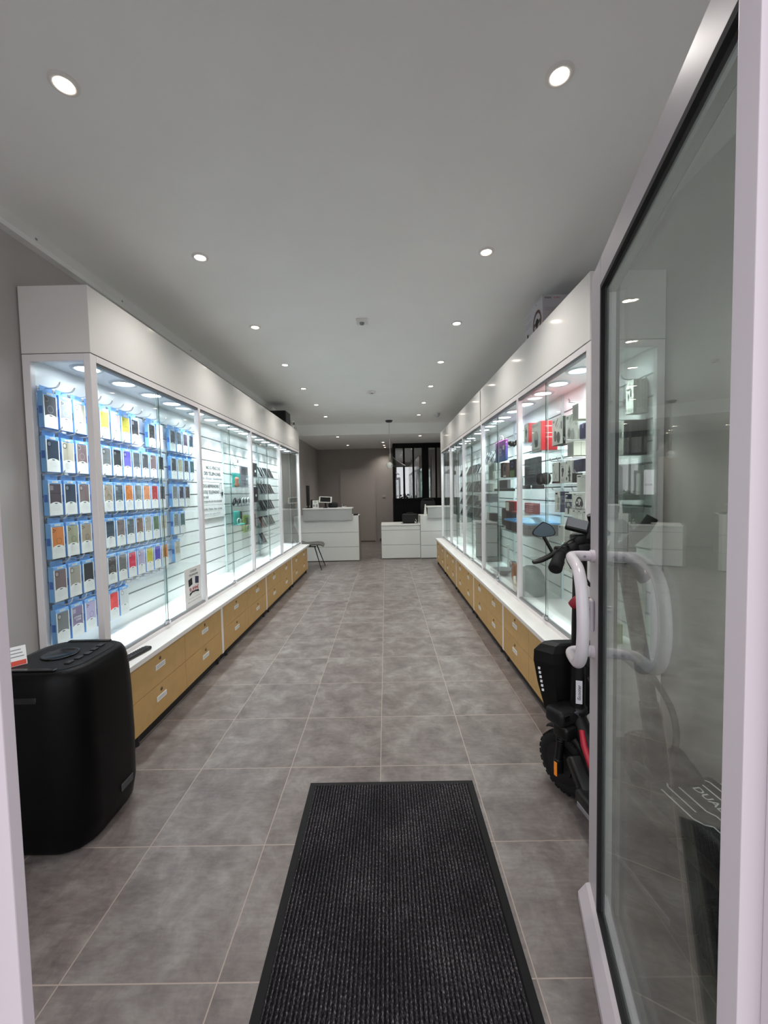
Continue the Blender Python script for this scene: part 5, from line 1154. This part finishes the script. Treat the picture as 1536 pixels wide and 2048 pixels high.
    Mk = Matrix(((sd.x, -dd.x, 0, 0), (sd.y, -dd.y, 0, 0), (0, 0, 1, 0), (0, 0, 0, 1)))
    Dc = Matrix.Translation(d0 + dd * 0.26 + Vector((0, 0, 0.125))) @ Mk
    dk.obox(Dc, 0.19, 0.52, 0.075, MT, 0.02, 3); dk.obox(Dc @ Matrix.Translation((0, 0.285, 0.05)) @ Matrix.Rotation(math.radians(38), 4, 'X'), 0.15, 0.16, 0.05, MT, 0.015, 3)
    part(o, 'deck', dk)
    sp = MB()
    for s in (-1, 1): sp.obox(Dc @ Matrix.Translation((s * 0.0965, 0.0, -0.012)), 0.004, 0.46, 0.018, mat('strip_silver', (150, 150, 158), 0.3, metal=0.6), 0.0015)
    part(o, 'side_strip', sp)
    nk = MB(); nk.tube([d0 + Vector((0.01, 0.02, 0.16)), Vector((0.85, 1.72, 0.27)), foot], [0.045, 0.042, 0.04], MT, n=14); part(o, 'neck', nk)
    rc = d0 + dd * 0.64 + Vector((0, 0, 0.135)); rw = MB(); tyre(rw, rc, 0.135, 0.075, sd, RUBBER); part(o, 'rear_wheel', rw)
    ks = MB().tube([d0 + dd * 0.2 - sd * 0.09 + Vector((0, 0, 0.09)), d0 + dd * 0.3 - sd * 0.14 + Vector((0, 0, 0.004))], 0.008, MT, n=8); part(o, 'kickstand', ks)

def build_scooter_rear():
    """Second scooter, seen through the open glass door."""
    o = thing('electric_scooter', 'black electric scooter with line-patterned deck behind the open glass door', 'electric scooter', (1.18, 1.5, 0))
    MT = MATS['scooter_black']; SAT = MATS['scooter_satin']
    d0 = Vector((1.165, 1.60, 0)); dd = Vector((0.10, -0.995, 0)); sd = Vector((0.995, 0.10, 0))
    Mk = Matrix(((sd.x, -dd.x, 0, 0), (sd.y, -dd.y, 0, 0), (0, 0, 1, 0), (0, 0, 0, 1)))
    Dc = Matrix.Translation(d0 + dd * 0.29 + Vector((0, 0, 0.15))) @ Mk
    dk = MB(); dk.obox(Dc, 0.27, 0.58, 0.10, MT, 0.02, 3); part(o, 'deck', dk)
    pt = MB(); GR = mat('deck_print', (214, 214, 214), 0.5)
    def ln(a, b, w=0.006):
        A = Dc @ Vector((a[0], a[1], 0.0508)); B = Dc @ Vector((b[0], b[1], 0.0508)); t = (B - A).normalized(); n = Vector((-t.y, t.x, 0)) * w / 2
        pt.poly([A - n, B - n, B + n, A + n], GR)
    P1 = [(-0.125, 0.235), (-0.125, 0.09), (-0.108, 0.06), (-0.085, 0.05), (-0.085, -0.2)]
    P2 = [(-0.035, -0.2), (-0.035, 0.09), (-0.05, 0.115), (-0.05, 0.255), (-0.075, 0.265), (-0.09, 0.245), (-0.09, 0.115)]
    for P in (P1, P2):
        for k in range(len(P) - 1):
            ln(P[k], P[k + 1]); ln((-P[k][0], P[k][1]), (-P[k + 1][0], P[k + 1][1]))
    up = Dc.to_3x3() @ Vector((1, 0, 0)); al = Dc.to_3x3() @ Vector((0, -1, 0))
    pt.text('DUALT', Dc @ Vector((0.012, 0.15, 0.0509)), al, up, 0.155, 0.03, GR)
    part(o, 'deck_print', pt)
    bl = MB()
    for x, y in ((-0.12, 0.265), (-0.06, 0.275), (0.06, 0.275), (0.12, 0.265), (-0.12, -0.1), (0.12, -0.1)): bl.lathe([(0.006, 0.0505), (0.005, 0.053), (0, 0.053)], (0, 0, 0), CHROME, n=10, cap=False) if False else bl.add([Dc @ Vector((x + 0.005 * math.cos(a), y + 0.005 * math.sin(a), 0.0515)) for a in [2 * math.pi * k / 10 for k in range(10)]], [tuple(range(10))], CHROME)
    part(o, 'bolts', bl)
    hump = MB(); hump.obox(Matrix.Translation(d0 - dd * 0.03 + Vector((0, 0, 0.20))) @ Mk @ Matrix.Rotation(math.radians(25), 4, 'X'), 0.16, 0.16, 0.10, SAT, 0.03, 4); part(o, 'neck', hump)
    wc = d0 - dd * 0.17 + Vector((0.0, 0, 0.135)); fw = MB(); tyre(fw, wc, 0.135, 0.08, sd, RUBBER); part(o, 'front_wheel', fw)
    rw = MB(); tyre(rw, d0 + dd * 0.70 + Vector((0, 0, 0.135)), 0.135, 0.08, sd, RUBBER); part(o, 'rear_wheel', rw)
    for s in (-1, 1): part(o, 'swing_arm', MB().tube([wc + sd * 0.06 * s, d0 + sd * 0.07 * s + dd * 0.03 + Vector((0, 0, 0.17))], 0.02, mat('arm_dark', (44, 44, 48), 0.4), n=12))
    base = d0 - dd * 0.05 + Vector((-0.045, 0, 0.22)); tp = Vector((0.945, 1.62, 1.10))
    s = MB(); s.tube([base, base + (tp - base) * 0.3], [0.04, 0.036], SAT, n=18); s.tube([base + (tp - base) * 0.28, tp], [0.031, 0.029], SAT, n=18); part(o, 'steering_column', s)
    h = MB(); h.obox(Matrix.Translation(tp), 0.07, 0.06, 0.09, SAT, 0.012, 3); h.tube([tp + Vector((-0.02, 0, 0.02)), tp + Vector((0.06, -0.03, 0.11)), tp + Vector((0.085, -0.04, 0.155))], [0.02, 0.024, 0.022], SAT, n=14); part(o, 'handlebar', h)
    g = MB(); g.tube([tp + Vector((0.0, -0.02, -0.02)), tp + Vector((0.02, -0.10, -0.07))], [0.02, 0.026], RUBBER, n=14); part(o, 'grip', g)
    cb = MB().tube([base + Vector((-0.06, -0.03, 0.40)), base + Vector((0.0, -0.06, 0.28)), base + Vector((0.02, -0.07, 0.16)), base + Vector((-0.01, -0.08, 0.06)), base + Vector((-0.03, -0.06, 0.0))], 0.012, BLACK, n=9, smooth_path=6); part(o, 'cable', cb)

# ================================================================ FASCIA TOPS, BACK COUNTERS, PENDANT
def build_top_items():
    o = thing('racing_wheel_box', 'grey steering wheel box standing on top of the right fascia', 'box', (1.2, 3.0, 2.4545))
    BX = mat('wheel_box_grey', (176, 174, 180), 0.5)
    part(o, 'carton', MB().rbox(1.088, 1.40, 2.84, 3.19, 2.456, 2.685, BX, 0.002))
    F = Face('R', 1.088, 2.84, 3.19, 2.4545, 2.685)
    DKR = mat('wheel_rim_dark', (58, 42, 44), 0.5)
    F.lines(0.03, 0.35, [0.83, 0.75], INKG, 0.014); F.lines(0.03, 0.42, [0.60, 0.54, 0.48], INKG, 0.02); F.ring(0.72, 0.36, 0.22, 0.36, DKR, 0.78).rect(0.52, 0.30, 0.92, 0.40, DKR).rect(0.68, 0.02, 0.76, 0.36, DKR).ring(0.72, 0.36, 0.23, 0.37, mat('wheel_red', (150, 70, 72), 0.5), 0.96).ell(0.72, 0.36, 0.08, 0.12, BLACKM)
    F.poly([(0.03, 0.0), (0.34, 0.0), (0.34, 0.10), (0.24, 0.12), (0.22, 0.30), (0.16, 0.30), (0.16, 0.12), (0.03, 0.06)], BLACKM).rect(0.66, 0.90, 0.69, 0.93, INK)
    part(o, 'front_print', F.mb)
    E = MB(); y = 2.8393
    E.text('PXN', (1.125, y, 2.665), (1, 0, 0), (0, 0, 1), 0.042, 0.012, INK); E.text('V3 PRO', (1.185, y, 2.665), (1, 0, 0), (0, 0, 1), 0.045, 0.010, RED)
    for k in range(3): E.box(1.10, 1.19, y - 0.0003, y, 2.60 - 0.008 * k, 2.602 - 0.008 * k, INKG)
    part(o, 'end_print', E)
    b = thing('subwoofer_box', 'black cube speaker on top of the far left fascia', 'speaker', (-1.67, 6.45, 2.4545))
    part(b, 'cabinet', MB().rbox(-1.84, -1.51, 6.3, 6.62, 2.4545, 2.645, BLACKM, 0.004)); part(b, 'front_grille', MB().box(-1.51, -1.506, 6.32, 6.60, 2.47, 2.63, BLACK))
    c = thing('security_camera', 'small white security camera on top of the far left fascia', 'camera', (-1.54, 6.86, 2.4545), 'security cameras')
    part(c, 'base', MB().lathe([(0.045, 2.4545), (0.045, 2.475), (0.02, 2.485), (0, 2.485)], (-1.56, 6.86, 0), PALE, n=20, cap=False)); part(c, 'body', MB().lathe([(0.0, -0.06), (0.042, -0.055), (0.05, 0.0), (0.044, 0.045), (0.0, 0.05)], (-1.545, 6.86, 2.53), PALE, n=24, cap=False)); part(c, 'lens', MB().lathe([(0.026, 0.0), (0.022, 0.006), (0.0, 0.008)], (-1.50, 6.83, 2.53), BLACKG, n=20, axis='x', cap=False))
    d = thing('security_camera', 'small white dome camera on the ceiling near the far right fascia', 'camera', (0.96, 7.5, CEIL_Z), 'security cameras')
    part(d, 'base', MB().lathe([(0.055, CEIL_Z), (0.055, CEIL_Z - 0.03), (0.0, CEIL_Z - 0.03)], (0.96, 7.5, 0), LGREY, n=20, cap=False)); part(d, 'dome', MB().lathe([(0.042, CEIL_Z - 0.03), (0.036, CEIL_Z - 0.055), (0.02, CEIL_Z - 0.068), (0, CEIL_Z - 0.07)], (0.96, 7.5, 0), LGREY, n=20, cap=False))
    for i, y in enumerate((3.42, 5.78)):
        s = thing('smoke_detector', ('white square detector on the ceiling nearer the entrance', 'white round detector on the ceiling farther from the entrance')[i], 'smoke detector', (-0.168, y, CEIL_Z), 'ceiling detectors')
        m = MB()
        if i == 0: m.rbox(-0.215, -0.121, y - 0.05, y + 0.05, CEIL_Z - 0.02, CEIL_Z, SATINW, 0.006)
        else: m.lathe([(0.05, CEIL_Z), (0.05, CEIL_Z - 0.02), (0.03, CEIL_Z - 0.03), (0, CEIL_Z - 0.03)], (-0.168, y, 0), SATINW, n=24, cap=False)
        part(s, 'housing', m); part(s, 'sensor', MB().lathe([(0.02, CEIL_Z - (0.02 if i == 0 else 0.03)), (0.016, CEIL_Z - 0.034), (0, CEIL_Z - 0.036)], (-0.168, y, 0), MGREY, n=18, cap=False))

def build_back():
    PAN = mat('counter_panel', (216, 217, 213), 0.3); TOP = mat('counter_top', (232, 232, 228), 0.3); RAI = mat('counter_riser_grey', (170, 171, 169), 0.45); SEAM = mat('counter_seam', (84, 84, 84), 0.6)
    def counter(label, x0, x1, y0, z1, seams, dep, thick=0.0):
        o = thing('service_counter', label, 'counter', ((x0 + x1) / 2, y0, 0), 'white panelled service counters')
        zs = [0.012] + seams + [z1 - thick]
        part(o, 'carcass', MB().box(x0 + 0.004, x1 - 0.004, y0 + 0.016, y0 + dep, 0.0, z1 - thick - 0.001, SEAM).box(x0, x0 + 0.004, y0 + 0.016, y0 + dep, 0.0, z1 - thick, PAN).box(x1 - 0.004, x1, y0 + 0.016, y0 + dep, 0.0, z1 - thick, mat('counter_side', (150, 138, 132), 0.4)))
        for k in range(len(zs) - 1): part(o, 'front_panel', MB().rbox(x0, x1, y0, y0 + 0.015, zs[k] + 0.003, zs[k + 1] - 0.003, PAN, 0.001))
        part(o, 'top', MB().rbox(x0, x1, y0 - (0.01 if thick else 0), y0 + dep, z1 - max(thick, 0.006), z1, TOP, 0.002))
        return o
    counter('wide white service counter on the left with grey riser', -1.84, -0.552, 8.1, 0.906, [0.29, 0.58], 0.6)
    counter('low white service counter in the middle of the back', -0.105, 0.684, 8.27, 0.708, [0.29, 0.588], 0.62, 0.026)
    counter('tall white service counter on the right with grey riser', 0.69, 1.42, 8.24, 0.872, [0.27, 0.557], 0.6)
    for x0, x1, y0, z0, z1, label, loc in ((-1.645, -0.678, 8.06, 0.825, 1.072, 'grey fronted raised shelf on the left service counter', -1.1), (0.832, 1.42, 8.20, 0.825, 1.064, 'grey fronted raised shelf on the right service counter', 1.1)):
        o = thing('counter_riser', label, 'counter riser', (loc, y0 + 0.2, z0), 'raised counter shelves')
        part(o, 'front_panel', MB().rbox(x0, x1, y0, y0 + 0.018, z0, z1 - 0.022, RAI, 0.001)); part(o, 'top', MB().rbox(x0 - 0.01, x1 + (0.01 if x1 < 1 else 0), y0 - 0.01, y0 + 0.32, z1 - 0.022, z1, TOP, 0.002))
        zt = 0.9065 if loc < 0 else 0.8725
        for xx in (x0 + 0.05, x1 - 0.08): part(o, 'support', MB().box(xx, xx + 0.03, y0 + 0.06, y0 + 0.3, zt, z1 - 0.022, PAN))
    zc = 1.0725
    m = thing('monitor', 'black monitor seen edge-on on the left counter', 'monitor', (-1.55, 8.25, zc))
    part(m, 'screen', MB().rbox(-1.585, -1.555, 8.12, 8.34, zc + 0.05, 1.525, BLACKM, 0.004)); part(m, 'stand', MB().rbox(-1.61, -1.52, 8.14, 8.32, zc, zc + 0.012, BLACKM, 0.003).box(-1.58, -1.56, 8.2, 8.26, zc + 0.012, zc + 0.06, BLACKM))
    p = thing('receipt_printer', 'black receipt printer behind the white box on the left counter', 'printer', (-1.46, 8.28, zc)); part(p, 'body', MB().rbox(-1.518, -1.40, 8.20, 8.36, zc, zc + 0.165, BLACKM, 0.012, 3)); part(p, 'paper_slot', MB().box(-1.505, -1.42, 8.24, 8.26, zc + 0.165, zc + 0.168, DGREY))
    w = thing('device_box', 'small white device box on the left counter', 'box', (-1.375, 8.14, zc)); part(w, 'carton', MB().rbox(-1.455, -1.345, 8.08, 8.17, zc, zc + 0.155, PALE, 0.002)); part(w, 'front_print', MB().annulus((-1.40, 8.0794, zc + 0.122), (0.02, 0, 0), (0, 0, 0.02), INK, 0.7).poly([(-1.39, 8.0795, zc + 0.02), (-1.355, 8.0795, zc + 0.02), (-1.355, 8.0795, zc + 0.075), (-1.39, 8.0795, zc + 0.075)], INKG).poly([(-1.445, 8.0795, zc + 0.03), (-1.41, 8.0795, zc + 0.03), (-1.41, 8.0795, zc + 0.07), (-1.445, 8.0795, zc + 0.07)], INKG))
    t = thing('tablet', 'white tablet till tilted on its stand on the left counter', 'tablet', (-1.21, 8.14, zc))
    Mt = Matrix.Translation((-1.205, 8.13, zc + 0.165)) @ Matrix.Rotation(math.radians(3), 4, 'Y') @ Matrix.Rotation(math.radians(-18), 4, 'X')
    part(t, 'frame', MB().obox(Mt, 0.255, 0.014, 0.125, PALE, 0.006)); part(t, 'screen', MB().obox(Mt @ Matrix.Translation((0, -0.0075, 0)), 0.205, 0.001, 0.098, BLACKG)); part(t, 'stand', MB().rbox(-1.25, -1.17, 8.10, 8.22, zc, zc + 0.012, BLACKM, 0.003).tube([(-1.21, 8.17, zc + 0.01), (-1.21, 8.16, zc + 0.10)], 0.018, BLACKM))
    k = thing('card_terminal', 'black rounded machine beside the tablet till', 'card terminal', (-1.06, 8.22, zc)); part(k, 'body', MB().rbox(-1.16, -0.975, 8.18, 8.34, zc, zc + 0.095, BLACKM, 0.025, 4)); part(k, 'lid', MB().rbox(-1.14, -1.0, 8.2, 8.32, zc + 0.0955, zc + 0.108, BLACK, 0.005))
    solo('pen_holder', MB().cyl((-0.86, 8.2, zc), (-0.86, 8.2, zc + 0.02), 0.03, LGREY).tube([(-0.87, 8.2, zc + 0.02), (-0.885, 8.2, zc + 0.07)], 0.004, CHROME).tube([(-0.855, 8.2, zc + 0.012), (-0.79, 8.2, zc + 0.03)], 0.004, PALE), 'small pen holder at the right of the left counter riser', 'pen holder', (-0.86, 8.2, zc))
    solo('card_reader', MB().rbox(-0.66, -0.575, 8.22, 8.36, 0.9065, 0.937, BLACKM, 0.006, 3), 'small black card reader on the left counter end', 'card reader', (-0.62, 8.3, 0.9065))
    b = thing('laptop_bag', 'black laptop bag standing on the low middle counter', 'bag', (0.5, 8.5, 0.7085)); part(b, 'body', MB().rbox(0.335, 0.655, 8.42, 8.56, 0.7085, 0.905, BLACKM, 0.03, 4)); part(b, 'handle', MB().tube([(0.43, 8.49, 0.90), (0.44, 8.49, 0.925), (0.55, 8.49, 0.925), (0.56, 8.49, 0.90)], 0.008, BLACKM, smooth_path=4)); part(b, 'base_mat', MB().rbox(0.31, 0.66, 8.38, 8.41, 0.7085, 0.715, BLACKM, 0.002))
    solo('cable_pile', MB().tube([(0.60 + 0.02 * math.cos(a), 8.36 + 0.02 * math.sin(a), 0.714 + 0.004 * a) for a in [0.5 * k for k in range(20)]], 0.004, PALE, n=6).tube([(0.62, 8.37, 0.76), (0.60, 8.37, 0.80)], 0.005, PALE), 'white cable coiled beside the black laptop bag', 'cable', (0.6, 8.36, 0.7085))
    c = thing('office_chair', 'black mesh office chair behind the right counter', 'office chair', (0.96, 9.2, 0))
    part(c, 'backrest', MB().tube([(0.82, 9.3, 0.75), (0.80, 9.33, 1.0), (0.83, 9.35, 1.16), (0.96, 9.37, 1.19), (1.09, 9.35, 1.16), (1.12, 9.33, 1.0), (1.10, 9.3, 0.75)], 0.014, BLACKM, smooth_path=4).loft([[(x, y, z), (x, y + 0.008, z)] for x, y, z in ((0.0, 0, 0),)] if False else [[Vector((0.81, 9.31, z)), Vector((1.11, 9.31, z)), Vector((1.11, 9.32, z)), Vector((0.81, 9.32, z))] for z in (0.62, 0.9, 1.15)], BLACK, smooth=False))
    part(c, 'seat', MB().rbox(0.73, 1.19, 8.98, 9.33, 0.46, 0.54, BLACKM, 0.03, 4)); part(c, 'pole', MB().cyl((0.96, 9.16, 0.10), (0.96, 9.16, 0.47), 0.03, BLACK))
    for j in range(5):
        a = 2 * math.pi * j / 5 + 0.3; e = Vector((0.96 + 0.25 * math.cos(a), 9.16 + 0.25 * math.sin(a), 0.075))
        lg = part(c, 'leg', MB().tube([(0.96, 9.16, 0.11), e], [0.025, 0.016], BLACK, n=10)); part(lg, 'castor', MB().cyl(e + Vector((-0.012, 0, -0.046)), e + Vector((0.012, 0, -0.046)), 0.029, BLACK, n=14))
    solo('paper_cone', MB().prism([(0.765, 8.30, 0.8725), (0.83, 8.30, 0.8725), (0.815, 8.36, 1.10), (0.795, 8.36, 1.10)], (0, 0.006, 0), PALE), 'tall white folded card standing on the right counter', 'card', (0.8, 8.3, 0.8725))
    # dining style chair between the left showcase and the counter
    ch = thing('chair', 'grey shell chair with thin black legs beside the left counter', 'chair', (-1.42, 7.42, 0))
    SH = mat('shell_grey', (84, 83, 80), 0.5); rows = []
    prof = [(-1.155, 0.405), (-1.19, 0.432), (-1.28, 0.44), (-1.40, 0.432), (-1.50, 0.43), (-1.585, 0.455), (-1.635, 0.53), (-1.665, 0.62), (-1.70, 0.73), (-1.715, 0.77)]
    wd = [0.13, 0.18, 0.205, 0.21, 0.20, 0.185, 0.18, 0.175, 0.155, 0.11]
    rings = []
    for (x, z), w in zip(prof, wd):
        top = [Vector((x, 7.41 + w * (k / 4 - 1), z + 0.03 * abs(k / 4 - 1) ** 2)) for k in range(9)]
        rings.append(top + [p + Vector((-0.004 if z > 0.47 else 0, 0, -0.012)) for p in reversed(top)])
    part(ch, 'seat_shell', MB().loft(rings, SH))
    for sx, sy in ((1, -1), (1, 1), (-1, -1), (-1, 1)):
        lg = MB().tube([(-1.40 + sx * 0.10, 7.41 + sy * 0.12, 0.423), (-1.40 + sx * 0.235, 7.41 + sy * 0.22, 0.0)], [0.010, 0.007], BLACKM, n=10); part(ch, 'leg', lg)
    part(ch, 'under_frame', MB().box(-1.52, -1.27, 7.28, 7.30, 0.408, 0.424, BLACKM).box(-1.52, -1.27, 7.52, 7.54, 0.408, 0.424, BLACKM).box(-1.41, -1.39, 7.30, 7.52, 0.408, 0.424, BLACKM))
    # pendant lamp
    L = thing('pendant_lamp', 'pendant lamp with mesh shade and globe bulb in front of the rear ceiling', 'pendant lamp', (0.095, 8.17, CEIL_Z))
    part(L, 'ceiling_rose', MB().lathe([(0.075, CEIL_Z), (0.07, CEIL_Z - 0.012), (0.055, CEIL_Z - 0.035), (0.01, CEIL_Z - 0.042), (0, CEIL_Z - 0.042)], (0.09, 8.17, 0), DGREY, n=28, cap=False))
    part(L, 'cord', MB().tube([(0.09, 8.17, CEIL_Z - 0.04), (0.097, 8.17, 2.4), (0.10, 8.17, 2.12)], 0.0055, LGREY, n=8))
    part(L, 'lamp_holder', MB().lathe([(0.0, 2.13), (0.018, 2.12), (0.022, 2.02), (0.02, 1.96), (0.0, 1.955)], (0.095, 8.17, 0), mat('holder_grey', (150, 148, 136), 0.4), n=18, cap=False))
    part(L, 'globe_bulb', MB().lathe([(0.066 * math.sin(a), 1.895 - 0.066 * math.cos(a)) for a in [math.pi * k / 14 for k in range(15)]], (0.088, 8.17, 0), mat('bulb_white', (236, 236, 230), 0.2), n=24, cap=False))
    veil = glass('shade_mesh', (0.62, 0.62, 0.60), 1.3, 0.4); sh = MB()
    def rim(k, n=36):   # skewed cone: apex on the holder, rim centred to the right
        t = k; cxx = 0.102 + (0.262 - 0.102) * t; r = 0.02 + 0.142 * t ** 1.25; z = 2.105 - 0.225 * t ** 0.8
        return [Vector((cxx + r * math.cos(2 * math.pi * j / n), 8.19 + r * math.sin(2 * math.pi * j / n), z)) for j in range(n)]
    sh.loft([rim(k / 8) for k in range(9)], veil, cap=False)
    part(L, 'lamp_shade', sh)
    part(L, 'shade_rim', MB().tube(rim(1.0), 0.004, DGREY, n=6, closed=True).tube([rim(k / 8)[0] for k in range(9)], 0.003, DGREY, n=6).tube([rim(k / 8)[18] for k in range(9)], 0.0025, DGREY, n=6))
    sw = thing('light_switch', 'small switch plate on the back wall beside the door', 'light switch', (-0.05, 11.295, 1.24)); part(sw, 'plate', MB().rbox(-0.10, 0.0, 11.292, 11.3, 1.20, 1.28, mat('switch_taupe', (170, 160, 153), 0.5), 0.002)); part(sw, 'rocker', MB().rbox(-0.085, -0.015, 11.288, 11.2925, 1.215, 1.23, MGREY, 0.001))

# ================================================================ BUILD
build_room(); build_entry_door(); build_partition(); build_downlights(); build_showcases(); build_bases()
build_phone_cases(); build_left_goods(); build_right_goods(); build_phones()
build_speaker(); build_mat(); build_scooter_front(); build_scooter_rear(); build_top_items(); build_back()
